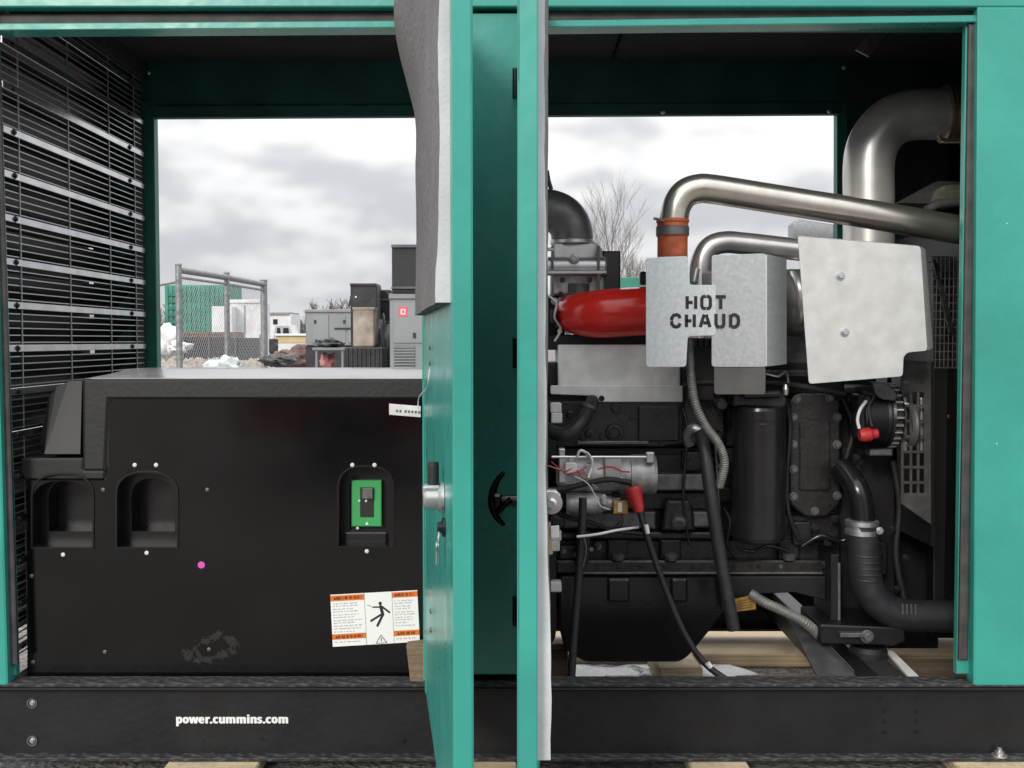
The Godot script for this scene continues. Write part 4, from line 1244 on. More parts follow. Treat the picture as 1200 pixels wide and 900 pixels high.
func build_shields(e: Node3D) -> void:
	var z := -0.12
	var b := MB.new()
	plate_into(b, rounded([[757, 302], [806, 300], [808, 334], [839, 334], [839, 393], [806, 394], [804, 430], [757, 430]], 4.0), z, 0.0022, 0.0007)
	var s := obj("heat_shield", b, M.galv, e, "galvanised heat shield stencilled HOT CHAUD, its right half a separate greyer plate")
	b = MB.new()
	plate_into(b, rounded([[834, 299], [898, 297], [898, 430], [834, 430]], 4.0), z - 0.0024, 0.002, 0.0006)
	# the flank bent back
	var back := Vector3(0, 0, -0.035)
	z -= 0.0024
	var q := [P(898, 297.5, z), P(926, 302, z) + back, P(926, 427, z) + back, P(898, 429.5, z)]
	b.quad(q[0], q[1], q[2], q[3], Vector3(0.3, 0, 1))
	b.quad(q[0] - Vector3(0, 0, 0.002), q[1] - Vector3(0, 0, 0.002), q[2] - Vector3(0, 0, 0.002), q[3] - Vector3(0, 0, 0.002), Vector3(-0.3, 0, -1))
	obj("grey_plate", b, M.galv_grey, s)
	z += 0.0024
	plate("shield_fold", rect(897, 299, 899, 429), z - 0.0012, 0.0012, M.wire, s, 0.0004)
	b = MB.new()
	q = []
	for p in rounded([[837, 428], [897, 428], [897, 462], [837, 462]], 4.0): q.append(P(p[0], p[1], z - 0.004 - 0.03 * (p[1] - 428.0) / 34.0))
	b.prism(q, Vector3(0, 0, -0.002), 0.0003)
	obj("shield_tail", b, M.galv_shade, s)
	b = MB.new()
	var w := 3.9
	for word in [["HOT", 804, 347, 12.5, 15, 17.2], ["CHAUD", 786, 368.5, 11.5, 15, 17.3]]:
		for i in word[0].length():
			for st in glyph(word[0][i]):
				for k in st.size() - 1:
					var a = Vector2(word[1] + i * word[5] + st[k][0] * word[3], word[2] + st[k][1] * word[4])
					var c = Vector2(word[1] + i * word[5] + st[k + 1][0] * word[3], word[2] + st[k + 1][1] * word[4])
					var d = (c - a).normalized()
					var nn = Vector2(-d.y, d.x) * w / 2
					var ext = d * (0.8 if st.size() > 2 else 0.0)
					var r := []
					for p in [a + nn - ext, c + nn + ext, c - nn + ext, a - nn - ext]: r.append(P(p.x, p.y, z + 0.0006 + 0.00002 * ((i + k) % 3)))
					b.prism(r, Vector3(0, 0, -0.0006))
	obj("stencil_lettering", b, M.print, s)
	# large plain shield, one corner notched, right edge folded
	z = -0.09
	b = MB.new()
	plate_into(b, rounded([[935, 277], [1079, 288.5], [1087, 411], [1064, 413], [1059, 418], [1058, 441], [948, 450]], 4.0), z, 0.0025, 0.0008)
	q = [P(1079, 288.5, z - 0.0004), P(1091, 291, z) + back, P(1100, 408, z) + back, P(1087, 411, z - 0.0004)]
	b.quad(q[0], q[1], q[2], q[3], Vector3(0.3, 0, 1))
	q = [P(935, 277, z), P(1079, 288.5, z), P(1075, 286, z) - Vector3(0, 0, 0.03), P(937, 274.5, z) - Vector3(0, 0, 0.03)]
	b.quad(q[0], q[1], q[2], q[3], Vector3(0, 1, 0))
	s = obj("heat_shield", b, M.galv_white, e, "large pale heat shield with a notched lower corner and two bolts")
	for p in [[985, 323.5], [990, 389.5]]: bolt(p[0], p[1], z + 0.0004, 5.2, M.zinc, s)
	for p in [[1012, 321], [1060, 358], [1017, 398]]:
		turned("dimple", P(p[0], p[1], z), Vector3(0, 0, 1), [[0.0025, -0.001], [0.0018, 0.0008], [0, 0.001]], M.galv, s, 10)
	pipe("shield_stay", [[898, 438, -0.2], [912, 441, -0.2], [921, 436, -0.22], [924, 448, -0.24]], 0.0028, M.zinc, e)
	turned("stay_nut", P(921, 456, -0.24), Vector3.UP, [[0, -0.015], [0.006, -0.015], [0.008, 0], [0.005, 0.012], [0, 0.012]], M.zinc, e, 10)

func build_charger(e: Node3D) -> void:
	# belt driven alternator, seen side on
	var z := -0.34
	var k := K(z)
	var o := P(1024, 487, z)
	var a := turned("charging_alternator", o, Vector3(1, 0, 0), [[0, -24 * k], [24 * k, -24 * k], [34 * k, -20 * k], [35 * k, -16 * k], [35 * k, 6 * k], [36 * k, 9 * k], [36 * k, 13 * k]], M.cast_dark, e, 36)
	turned("end_ring", o + Vector3(20 * k, 0, 0), Vector3(1, 0, 0), [[37 * k, -9 * k], [38 * k, -6 * k], [34 * k, -6 * k], [34 * k, 2 * k], [38 * k, 2 * k], [37 * k, 4 * k], [20 * k, 6 * k], [0, 6 * k]], M.cast, a, 36)
	var fin := MB.new()
	fin.box(Vector3.ZERO, Vector3(9 * k, 2.5 * k, 5 * k), 0.0008)
	var fm := fin.mesh()
	for i in 26:
		var t = TAU * i / 26.0
		put("cooling_fin", fm, M.zinc, a, Transform3D(Basis.from_euler(Vector3(-t, 0, 0)), o + Vector3(18 * k, sin(t) * 36 * k, cos(t) * 36 * k)))
	plate("alternator_arm", [[1022, 447], [1040, 449], [1052, 462], [1050, 470], [1034, 468], [1026, 462]], z + 0.09, 0.02, M.steel_dark, a, 0.003, 3)
	plate("alternator_back", rect(1006, 462, 1022, 516), z + 0.07, 0.06, M.satin_black, a, 0.006, 5)
	turned("terminal_boot", P(1010, 510, z + 0.11), Vector3(1, 0.12, 0), [[0, -0.006], [0.014, -0.006], [0.018, 0.004], [0.018, 0.02], [0.013, 0.028], [0.012, 0.04], [0, 0.042]], M.red_rubber, a, 18)
	pipe("pale_wire", [[1015, 470, z + 0.1], [1008, 480, z + 0.11], [1005, 492, z + 0.11], [1007, 502, z + 0.11]], 0.0042, M.wire_white, a)
	pipe("wire", [[1022, 500, z + 0.12], [1018, 478, z + 0.11], [1024, 464, z + 0.1], [1012, 460, z + 0.09]], 0.004, M.rubber, a)
	plate("alternator_foot", rect(1020, 527, 1046, 534), z + 0.06, 0.04, M.cast_pale, a, 0.003)

# ---------------------------------------------------------------- pipes
func build_pipes() -> void:
	# polished charge air pipe with its orange hose
	var z := -0.2
	var k := K(z)
	var t := thing("charge_air_pipe", "polished steel pipe bending down into an orange silicone hose behind the shields", "pipe", P(788, 300, z))
	pipe("pipe", [[789, 272, z], [790, 255, z], [794, 239, z], [803, 227, z], [817, 221.5, z], [836, 222, z], [900, 232, z - 0.01], [1000, 248, z - 0.025], [1070, 260, z - 0.035], [1110, 267, z - 0.04], [1135, 270, z - 0.04], [1230, 276, z - 0.04]], 17.0 * k, M.polished, t, 10, 32)
	var hz := P(788, 300, z)
	var px := func(y): return P(788, y, z).y - hz.y
	turned("orange_hose", hz, Vector3.UP, [[17.6 * k, px.call(308.0)], [17.6 * k, px.call(278.0)], [18.6 * k, px.call(277.0)], [18.2 * k, px.call(262.0)], [19.2 * k, px.call(260.0)], [19.0 * k, px.call(257.0)], [17.0 * k, px.call(257.0)]], M.orange, t, 32)
	turned("hose_clamp", hz, Vector3.UP, [[18.4 * k, px.call(276.5)], [19.3 * k, px.call(276.0)], [19.3 * k, px.call(266.0)], [18.4 * k, px.call(265.5)]], M.steel_dark, t, 32)
	pipe("clamp_screw", [[766, 256, z + 0.03], [772, 257, z + 0.034], [778, 260, z + 0.04]], 0.0035, M.steel_dark, t)
	# lower bright pipe behind the stencilled shield
	z = -0.28
	k = K(z)
	t = thing("manifold_pipe", "dark chrome pipe bent over behind the stencilled shield, under the long polished pipe", "pipe", P(823, 340, z))
	pipe("pipe", [[822, 345, z], [821, 318, z], [824, 301, z], [833, 289, z], [848, 284, z], [870, 285, z], [940, 293, z], [990, 298, z]], 13.0 * k, M.chrome, t, 10, 26)
	turned("clamp", P(815, 322, z + 0.03), Vector3(0.2, 1, 0), [[0.004, -0.02], [0.008, -0.018], [0.008, 0.016], [0.004, 0.02]], M.zinc, t, 12)
	plate("pipe_flange", rect(822, 318, 842, 336), z + 0.03, 0.06, M.steel_dark, t, 0.004, 4)
	# exhaust elbow and its flexible bellows
	z = -0.6
	k = K(z)
	t = thing("exhaust_elbow", "wide dull stainless exhaust elbow rising to a bronze bellows under the roof", "exhaust pipe", P(1018, 300, z))
	pipe("elbow", [[1018, 305, z], [1018, 240, z], [1018, 195, z], [1022, 172, z], [1033, 153, z], [1050, 140, z], [1073, 134.5, z], [1104, 134, z]], 29.0 * k, M.stainless, t, 10, 36)
	var seam := MB.new()
	seam.tube([P(1070, 125, z + 0.063), P(1086, 123, z + 0.064), P(1104, 122.5, z + 0.064)], 0.0012, 6)
	obj("weld_seam", seam, M.steel_dark, t)
	var o := P(1104, 134, z)
	var prof := [[0, -0.002], [29.4 * k, -0.002]]
	for i in 9:
		prof.append([30.0 * k, i * 0.0115]); prof.append([33.0 * k, i * 0.0115 + 0.003]); prof.append([33.0 * k, i * 0.0115 + 0.006]); prof.append([29.5 * k, i * 0.0115 + 0.009])
	turned("bellows", o, Vector3(1, 0, 0), prof, M.bellows, t, 36)
	pipe("bellows_clamp", [[1100, 158, z + 0.06], [1104, 163, z + 0.055], [1118, 164, z + 0.05], [1134, 163, z + 0.05]], 0.005, M.zinc, t)
	var m := thing("muffler", "black exhaust muffler in the dark corner behind the right post", "muffler", P(1200, 140, z))
	turned("muffler_shell", P(1140, 140, z - 0.05), Vector3(1, 0, 0), [[0, 0], [0.11, 0.0], [0.12, 0.02], [0.12, 0.42], [0, 0.44]], M.cast_dark, m, 30)
	# rags and a folded sheet left on the duct
	var r := thing("folded_sheet", "grey folded sheet lying on the duct below the bellows", "sheet", P(1075, 235, -0.55))
	var b := MB.new()
	b.prism([P(1052, 238, -0.5), P(1100, 212, -0.6), P(1128, 213, -0.6), P(1132, 240, -0.5)], Vector3(0, 0, -0.05), 0.004)
	obj("sheet", b, mat(0.07, 0.07, 0.075, 0.7, 0, "mottle", 8.0), r)
	b = MB.new()
	var pts := [[1092, 236, -0.5], [1098, 222, -0.52], [1108, 217, -0.52], [1122, 216, -0.53], [1135, 219, -0.53], [1140, 236, -0.5]]
	b.prism(pts.map(func(p): return P(p[0], p[1], p[2])), Vector3(0, 0, -0.04), 0.008)
	obj("fold", b, mat(0.14, 0.14, 0.09, 0.8, 0, "mottle", 9.0), r)
	b = MB.new()
	b.tube([P(1086, 246, -0.45), P(1098, 240, -0.46), P(1134, 236, -0.47)], 0.012, 12)
	obj("strut", b, M.steel_dark, r)

# ---------------------------------------------------------------- cooling end
func build_cooling() -> void:
	var r := thing("radiator", "black radiator with fan shroud and wire guards at the right end of the enclosure", "radiator", P(1120, 790, -0.55))
	var b := MB.new()
	b.box(Vector3(1.36, 0.83, -0.6), Vector3(0.28, 1.06, 0.84), 0.01)
	obj("radiator_core", b, M.cast_dark, r)
	# perforated belt guard
	var z := -0.3
	b = MB.new()
	for x in [1056.0, 1066.0, 1074.5, 1083.0]: plate_into(b, [[x, 444], [x + (3 if x < 1080 else 10), 444], [x + (3 if x < 1080 else 10), 582], [x, 582]], z, 0.004, 0.0)
	for i in 8: plate_into(b, rect(1056, 456 + i * 18.0 - (6 if i == 0 else 0), 1093, 459 + i * 18.0), z + 0.0012, 0.006, 0.0)
	plate_into(b, [[1056, 424], [1093, 424], [1093, 446], [1056, 446]], z + 0.001, 0.004, 0.001)
	plate_into(b, [[1056, 578], [1093, 578], [1093, 616], [1080, 607], [1056, 590]], z + 0.001, 0.004, 0.001)
	obj("belt_guard", b, M.guard, r)
	b = MB.new()
	plate_into(b, rect(1091, 424, 1094, 640), z + 0.002, 0.3, 0.0)
	obj("guard_side", b, M.cast_dark, r)
	for x in [1058.5, 1079.0]: plate("pulley", rect(x, 466, x + 5, 530), z - 0.03, 0.03, M.zinc, r, 0.004, 2)
	turned("pulley_groove", P(1066, 498, z - 0.02), Vector3(1, 0, 0), [[0.05, -0.01], [0.058, -0.004], [0.05, 0.0], [0.058, 0.004], [0.05, 0.01]], M.zinc, r, 24)
	# fan shroud and wire fan guard
	b = MB.new()
	plate_into(b, [[1094, 300], [1160, 300], [1160, 748], [1094, 748]], -0.5, 0.05, 0.004)
	obj("fan_shroud", b, M.cast_dark, r)
	plate("shroud_side", rect(1040, 440, 1100, 760), -0.62, 0.1, M.cast_dark, r, 0.004)
	b = MB.new()
	for i in 14:
		var y = 306.0 + i * 9.5
		b.box((P(1088, y, -0.42) + P(1132, y + 3, -0.42)) / 2, Vector3(46 * K(-0.42), 0.0022, 0.0022))
	for i in 9:
		var x = 1092.0 + i * 5.0
		b.box((P(x, 300, -0.418) + P(x, 430, -0.418)) / 2, Vector3(0.002, 130 * K(-0.42), 0.002))
	tag(obj("fan_guard", b, M.steel_dark, r), "", "", "", "stuff")
	b = MB.new()
	b.prism([P(1092, 300, -0.4), P(1098, 308, -0.4), P(1120, 390, -0.4), P(1113, 390, -0.4)], Vector3(0, 0, -0.01), 0.001)
	obj("guard_stay", b, M.cast, r)
	bolt(1113, 488, -0.49, 3.0, M.red_rubber, r, "screw", screw_mesh)
	bolt(1122, 696, -0.49, 3.0, M.steel_dark, r, "screw", screw_mesh)
	# lower hose
	z = -0.26
	var k := K(z)
	var h := thing("radiator_hose", "thick ribbed black coolant hose bending from the engine to the radiator, steel clamp on top", "hose", P(1060, 740, z))
	pipe("hose", [[1011, 615, z], [1012, 645, z], [1014, 672, z], [1021, 695, z], [1036, 712, z], [1058, 720, z], [1090, 722, z], [1170, 723, z]], 18.5 * k, M.hose, h, 10, 30)
	pipe("neck", [[985, 548, z - 0.06], [996, 560, z - 0.03], [1005, 575, z - 0.005], [1010, 595, z], [1011, 622, z]], 14.0 * k, M.gloss_black, h, 8, 26)
	var o := P(1010, 618, z)
	turned("hose_clamp", o, Vector3(0.02, 1, 0), [[17 * k, -9 * k], [19.4 * k, -8 * k], [19.4 * k, -2.5 * k], [18 * k, -2 * k], [18 * k, 2.5 * k], [19.4 * k, 3 * k], [19.4 * k, 8 * k], [17 * k, 9 * k], [10 * k, 9.5 * k]], M.zinc, h, 32)
	bolt(1031, 622, z + 0.03, 4.5, M.zinc, h)
	for i in 4: plate("hose_print", rect(1057 + i * 5, 708, 1059 + i * 5, 720), z + 0.0445, 0.002, M.steel_dark, h, 0.0)
	for i in 5:
		turned("hose_rib", P(1012.5 + i * 0.6, 650 + i * 7, z), Vector3(0.06, 1, 0), [[18.2 * k, -0.004], [19.1 * k, 0], [18.2 * k, 0.004]], M.hose, h, 30)

# ---------------------------------------------------------------- cables and hoses
func build_cables() -> void:
	var t := thing("starter_cable", "black battery cable hanging from the starter in a red boot", "cable", P(800, 700, -0.2))
	pipe("cable", [[747, 585, -0.24], [751, 604, -0.23], [762, 640, -0.22], [776, 680, -0.21], [796, 730, -0.2], [816, 765, -0.19], [836, 786, -0.18], [862, 803, -0.16]], 0.0085, M.rubber, t, 10, 14)
	var q := []
	for p in [[741, 571, -0.245], [743, 578, -0.243], [746, 588, -0.24], [749, 600, -0.236]]: q.append(P(p[0], p[1], p[2]))
	var b := MB.new()
	b.tube(spline(q, 4), [0.021, 0.022, 0.022, 0.0215, 0.021, 0.02, 0.019, 0.018, 0.017, 0.016, 0.015, 0.014, 0.013], 20)
	obj("terminal_boot", b, M.red_rubber, t)
	b = MB.new()
	b.tube([P(757, 615, -0.2155), P(759, 625, -0.2155)], 0.006, 10)
	obj("cable_print", b, M.wire_white, t)
	b = MB.new()
	b.tube([P(829, 777, -0.172), P(833, 782, -0.172)], 0.007, 10)
	obj("cable_print", b, M.wire_white, t)
	var u := thing("ground_cable", "black cable hanging straight down beside the right door, white tie across it", "cable", P(672, 800, -0.22))
	pipe("cable", [[683, 583, -0.23], [682, 620, -0.22], [678, 680, -0.21], [673, 740, -0.2], [669, 802, -0.18]], 0.0105, M.rubber, u, 10, 14)
	pipe("cable_tie", [[676, 629, -0.2], [700, 626, -0.2], [725, 621, -0.22], [748, 618, -0.25]], 0.0035, M.wire_white, u)
	pipe("tie_tail", [[684, 628, -0.2], [687, 645, -0.2], [683, 664, -0.2]], 0.002, M.steel_dark, u)
	var v := thing("breather_hose", "dark blue black drain hose running down past the oil filter", "hose", P(846, 738, -0.2))
	pipe("hose", [[820, 505, -0.26], [826, 530, -0.22], [833, 580, -0.2], [842, 640, -0.2], [851, 690, -0.2], [860, 738, -0.2]], 0.0165, M.hose, v, 10, 18)
	pipe("elbow", [[808, 520, -0.3], [806, 510, -0.28], [812, 502, -0.26], [820, 505, -0.255]], 0.013, M.zinc, v)
	var c := corrugated("ribbed_conduit", [[808, 398, -0.22], [809, 430, -0.2], [814, 470, -0.18], [826, 498, -0.18], [842, 520, -0.19], [849, 543, -0.2], [843, 570, -0.22]], 0.0115, 0.006, M.conduit)
	tag(c, "grey ribbed conduit snaking down from under the stencilled shield", "conduit")
	var d := corrugated("ribbed_conduit", [[880, 696, -0.3], [896, 706, -0.28], [918, 716, -0.27], [944, 730, -0.26], [960, 745, -0.3]], 0.014, 0.007, M.conduit)
	tag(d, "pale ribbed conduit drooping under the sump behind the yellow card", "conduit")
	var f := thing("coolant_hose", "short black hose curving from the cylinder head towards the right door", "hose", P(670, 510, -0.3))
	pipe("hose", [[640, 502, -0.34], [652, 508, -0.32], [665, 508, -0.31], [680, 496, -0.32], [690, 480, -0.36], [694, 470, -0.4]], 0.0185, M.hose, f, 8, 18)
	turned("hose_clamp", P(690, 476, -0.36), Vector3(0.35, 0.9, 0), [[0.019, -0.006], [0.0205, -0.004], [0.0205, 0.004], [0.019, 0.006]], M.steel_dark, f, 20)
	b = MB.new()
	plate_into(b, [[861, 702], [885, 697], [886, 714], [862, 717]], -0.33, 0.002, 0.0004)
	var y := obj("yellow_card", b, M.yellow)
	tag(y, "small yellow printed card hanging below the sump", "card")
	b = MB.new()
	for i in 4: plate_into(b, [[865, 704.5 + i * 3], [881, 701.5 + i * 3], [881, 702.7 + i * 3], [865, 705.7 + i * 3]], -0.3294, 0.0004, 0.0)
	obj("card_print", b, M.rust, y)

# ---------------------------------------------------------------- timber and plates under the set
func build_dunnage() -> void:
	var b := MB.new()
	var plank := func(called, label, c: Vector3, s: Vector3, yaw: float, m, cat := "plank"):
		var q := MB.new()
		q.box(Vector3.ZERO, s, 0.004)
		var o := put(called, q.mesh(), m, self, Transform3D(Basis.from_euler(Vector3(0, yaw, 0)), c))
		tag(o, label, cat, "timber under the skid")
	plank.call("timber_plank", "long pale plank on the gravel behind the sump, lying along the rear rail", Vector3(0.55, 0.022, -1.08), Vector3(2.4, 0.042, 0.44), 0.0, M.pine)
	plank.call("timber_plank", "short pale timber block on the ground below the sump", P(790, 790, -0.72) * Vector3(1, 0, 1) + Vector3(0, 0.045, 0), Vector3(0.13, 0.05, 0.2), 0.06, M.pine_x, "timber block")
	plank.call("timber_plank", "brown plank in the shade under the right end of the skid", Vector3(1.22, 0.02, -0.52), Vector3(0.42, 0.04, 0.6), 0.0, M.wood_dark)
	plank.call("timber_plank", "brown plank end beside the grey sloping plate", Vector3(0.78, 0.018, -0.52), Vector3(0.22, 0.036, 0.3), 0.05, M.wood_dark)
	plank.call("timber_plank", "brown timber upright on the ground behind the right door", P(658, 780, -0.6) * Vector3(1, 0, 1) + Vector3(-0.02, 0.07, 0), Vector3(0.07, 0.14, 0.07), 0.1, M.wood_dark, "timber block")
	plank.call("timber_bearer", "pale timber bearer under the front rail, nearest the middle of the right bay", Vector3(0.49, 0.0155, -0.06), Vector3(0.14, 0.031, 0.3), 0.0, M.pine_x, "bearer")
	plank.call("timber_bearer", "pale timber bearer under the right end of the front rail", Vector3(1.2, 0.0155, -0.06), Vector3(0.3, 0.031, 0.3), 0.0, M.pine_x, "bearer")
	plank.call("timber_bearer", "timber bearer under the front rail, just right of the left door", Vector3(-0.07, 0.0155, -0.06), Vector3(0.16, 0.031, 0.3), 0.0, M.pine_x, "bearer")
	plank.call("timber_bearer", "timber bearer under the left end of the front rail", Vector3(-0.71, 0.0155, -0.06), Vector3(0.22, 0.031, 0.3), 0.0, M.pine_x, "bearer")
	b = MB.new()
	b.prism([P(476, 757, -0.02), P(500, 754, -0.02), P(500, 806, -0.02), P(482, 809, -0.02)], Vector3(0, 0, -0.04), 0.002)
	tag(obj("wooden_shim", b, M.wood_dark), "brown wooden shim standing on the rail below the warning label", "shim")
	var ice := MB.new()
	for k in [[0.22, -0.8, 0.17, 0.14], [0.62, -0.82, 0.12, 0.1], [0.44, -0.86, 0.2, 0.1], [0.12, -0.95, 0.1, 0.16]]:
		var ring := []
		for i in 14:
			var a = TAU * i / 14.0
			var rr = 1.0 + 0.25 * sin(a * 3.0 + k[0] * 9.0) + 0.15 * sin(a * 5.0)
			ring.append(Vector3(k[0] + cos(a) * k[2] * rr, 0.012, k[1] + sin(a) * k[3] * rr))
		ice.prism(ring, Vector3(0, -0.013, 0), 0.006)
	tag(obj("snow_patch", ice, M.snow), "thin patches of old snow on the gravel under the engine", "snow", "", "stuff")
	build_car()
	var s := thing("sloping_plate", "dark grey steel plate sloping down to the front rail under the sump", "steel plate", P(965, 803, -0.1))
	b = MB.new()
	var q := [P(922, 722, -0.42), P(946, 728, -0.42), P(1018, 806, -0.07), P(965, 806, -0.07)]
	var nn = (q[1] - q[0]).cross(q[3] - q[0]).normalized()
	if nn.y < 0: nn = -nn
	b.prism(q, -nn * 0.006, 0.001)
	obj("plate", b, mat(0.1, 0.1, 0.1, 0.6, 0.2, "mottle", 4.0), s)
	b = MB.new()
	b.tube([P(944, 727, -0.418), P(1018, 805, -0.068)], 0.002, 8)
	obj("plate_edge", b, M.steel_dark, s)
	var w := MB.new()
	w.prism([P(1038, 762, -0.3), P(1046, 762, -0.3), P(1088, 803, -0.1), P(1074, 803, -0.1)], Vector3(0, -0.006, -0.002), 0.001)
	tag(obj("white_strip", w, M.white), "narrow white strip slanting beside the rubber mount", "strip")
	var g := MB.new()
	g.prism([P(1005, 770, -0.28), P(1036, 770, -0.28), P(1078, 806, -0.06), P(1006, 806, -0.06)], Vector3(0, -0.01, -0.003), 0.001)
	tag(obj("mount_plate", g, M.tyre), "black base plate under the rubber engine mount", "base plate")

# ---------------------------------------------------------------- the yard behind
func yard_box(called, label, cat, x0, y0, x1, y1, d: float, depth: float, m, base := 0.0) -> Node3D:
	# a box whose front stands d metres from the camera; y1 < 0: down to the ground
	var z = CAM.z - d
	var a = P(x0, y0, z); var c = P(x1, y1, z)
	var lo: float = base if y1 < 0 else c.y
	var t := thing(called, label, cat, Vector3((a.x + c.x) / 2, lo, z - depth / 2))
	var b := MB.new()
	b.box(Vector3((a.x + c.x) / 2, (a.y + lo) / 2, z - depth / 2), Vector3(c.x - a.x, a.y - lo, depth), 0.015)
	obj("body", b, m, t)
	return t

func build_yard() -> void:
	build_fence()
	# shipping container and crates beyond the fence
	var d := 60.0
	var z := CAM.z - d
	var t := yard_box("shipping_container", "green ribbed container behind the chain link fence", "container", 193, 334, 264, -1, d, 3.0, M.container)
	for i in 13:
		var b := MB.new()
		b.box(Vector3(P(196 + i * 5.4, 360, z).x, 2.0, z + 0.02), Vector3(0.12, 3.9, 0.08), 0.01)
		obj("rib", b, M.container, t)
	for i in 8:
		var b := MB.new()
		b.box(Vector3(P(206, 360, z).x, 0.9 + i * 0.37, z + 0.06), Vector3(0.75, 0.16, 0.09), 0.01)
		obj("vent_slat", b, M.green_in, t)
	yard_box("white_crate", "white wrapped crate standing in front of the green container", "crate", 248, 359, 268, -1, 56.0, 1.6, M.crate_white)
	t = yard_box("white_tank", "pair of white tanks between the two right fence posts", "tank", 270, 354, 303, -1, 57.0, 2.0, M.crate_white)
	plate("seam", rect(286, 358, 287.5, 395), CAM.z - 56.97, 0.04, M.cabinet, t, 0.0)
	plate("lid", rect(269, 351, 304, 355), CAM.z - 56.9, 2.0, M.crate_white, t, 0.02)
	t = yard_box("timber_stack", "low reddish brown stack of timber behind the fence", "stack", 212, 389, 272, -1, 50.0, 1.6, M.rust)
	for i in 5: plate("board", rect(212 + i, 390 + i * 2, 271 - i * 2, 391.4 + i * 2), CAM.z - 49.95, 0.08, M.rust, t, 0.0)
	t = yard_box("windbreak_panel", "low dark grey mesh panel behind the fence wire", "panel", 214, 396, 306, -1, 44.0, 0.1, M.mesh_dark)
	for x in [214, 244, 275, 304]: plate("post", rect(x, 392, x + 1.6, 428), CAM.z - 43.9, 0.05, M.cabinet_dark, t, 0.0)
	blob("snow_heap", "white plastic covered heap at the foot of the left fence post", "heap", P(196, 401, CAM.z - 21.0), Vector3(0.24, 0.3, 0.25), M.snow, 3)
	blob("snow_heap", "crumpled white sheet lying right of the left fence post", "sheet", P(211, 407, CAM.z - 20.0), Vector3(0.17, 0.1, 0.2), M.snow, 5)
	blob("plastic_wrap", "low heap of pale plastic wrap at the middle fence post", "plastic", P(264, 431, CAM.z - 17.0), Vector3(0.26, 0.17, 0.2), M.film, 6)
	var rubble := MB.new()
	for i in 90:     # broken lumps along the fence
		var px = rng.randf_range(190, 330)
		var dd = rng.randf_range(27, 43)
		var q = P(px, 420, CAM.z - dd)
		q.y = 0.03
		lump(rubble, q, Vector3(rng.randf_range(0.12, 0.45), rng.randf_range(0.1, 0.34), 0.25), 20 + i)
	tag(obj("rubble", rubble, M.carton), "broken rubble strewn on the ground along the chain link fence", "rubble", "", "stuff")
	# stuff to the right of the fence
	build_truck()
	t = yard_box("cream_tank", "cream coloured tank trailer in front of the white pickup truck", "tank", 323, 393, 358, -1, 34.0, 1.2, M.crate_white)
	plate("band", rect(323, 394, 358, 402), CAM.z - 33.98, 0.05, M.cream, t, 0.01)
	plate("rail", rect(322, 391, 360, 393.5), CAM.z - 33.9, 0.3, M.snow, t, 0.01)
	t = yard_box("black_bin", "black machine part standing beside the right fence post", "machine", 315, 397, 323, 414, 25.0, 0.3, M.tarp_black)
	plate("arm", [[316, 410], [322, 402], [325, 405], [320, 416]], CAM.z - 24.7, 0.1, M.tarp_black, t, 0.01)
	blob("scrap_heap", "brown scrap heap on the ground right of the fence", "scrap", P(346, 419, CAM.z - 24.0), Vector3(0.35, 0.22, 0.3), M.rust, 9)
	blob("dark_trough", "dark upturned trough lying right of the fence", "trough", P(326, 423, CAM.z - 22.0), Vector3(0.32, 0.12, 0.3), M.cabinet_dark, 10)
	t = yard_box("site_cabin", "white site cabin far behind the fence", "cabin", 314, 368, 338, -1, 70.0, 3.0, M.crate_white)
	plate("window", rect(320, 374, 325, 380), CAM.z - 69.95, 0.1, M.glass_dark, t, 0.0)
	plate("roof", rect(313, 366, 339, 369), CAM.z - 69.9, 3.2, M.cabinet, t, 0.02)
	# grey generator cabinet on a black base
	d = 19.0; z = CAM.z - d
	t = yard_box("grey_generator", "long pale grey generator cabinet on a black base", "generator", 358, 365, 424, 405, d, 1.1, M.cabinet)
	plate("lid", rect(357, 362.5, 425, 366), z + 0.03, 1.15, M.cabinet, t, 0.01)
	for x in [366, 386, 408]: plate("door", rect(x, 369, x + 19, 402), z + 0.014, 0.02, M.cabinet, t, 0.004)
	for p in [[368, 375], [402, 375], [369, 399]]: plate("latch", rect(p[0], p[1], p[0] + 2.4, p[1] + 4), z + 0.03, 0.02, M.tarp_black, t, 0.0)
	plate("name_strip", rect(392, 384, 411, 386), z + 0.03, 0.01, M.tarp_black, t, 0.0)
	plate("base", rect(358, 405, 424, 440), z - 0.05, 1.0, M.tarp_black, t, 0.01)
	d = 15.5; z = CAM.z - d
	t = thing("work_table", "grey work table with a lumpy tarpaulin on top, in front of the grey generator", "table", P(385, 440, z) * Vector3(1, 0, 1))
	plate("tabletop", rect(366, 407.5, 404, 410.5), z, 0.6, M.cabinet, t, 0.004)
	for x in [369.5, 400]:
		for k in 2: plate("leg", rect(x, 410, x + 2.6, 490), z - 0.02 - 0.5 * k, 0.04, M.cabinet, t, 0.003)
	blob("tarpaulin", "dark grey tarpaulin bundled on the work table", "tarpaulin", P(386, 402.5, z - 0.3), Vector3(0.2, 0.07, 0.2), M.cabinet_dark, 13)
	blob("pink_bucket", "faded pink sack under the work table", "sack", P(384, 425, z - 0.4), Vector3(0.1, 0.13, 0.1), mat(0.5, 0.22, 0.22, 0.8), 14)
	# stacked cabinets
	d = 14.5; z = CAM.z - d
	t = yard_box("black_cabinet", "tall black cabinet behind the beige carton", "cabinet", 410.5, 333.5, 440, -1, d, 0.5, M.tarp_black)
	plate("cap", rect(410, 332, 440.5, 335), z + 0.02, 0.54, M.tarp_black, t, 0.004)
	plate("badge", rect(416, 347, 418, 349), z + 0.01, 0.02, M.white, t, 0.0)
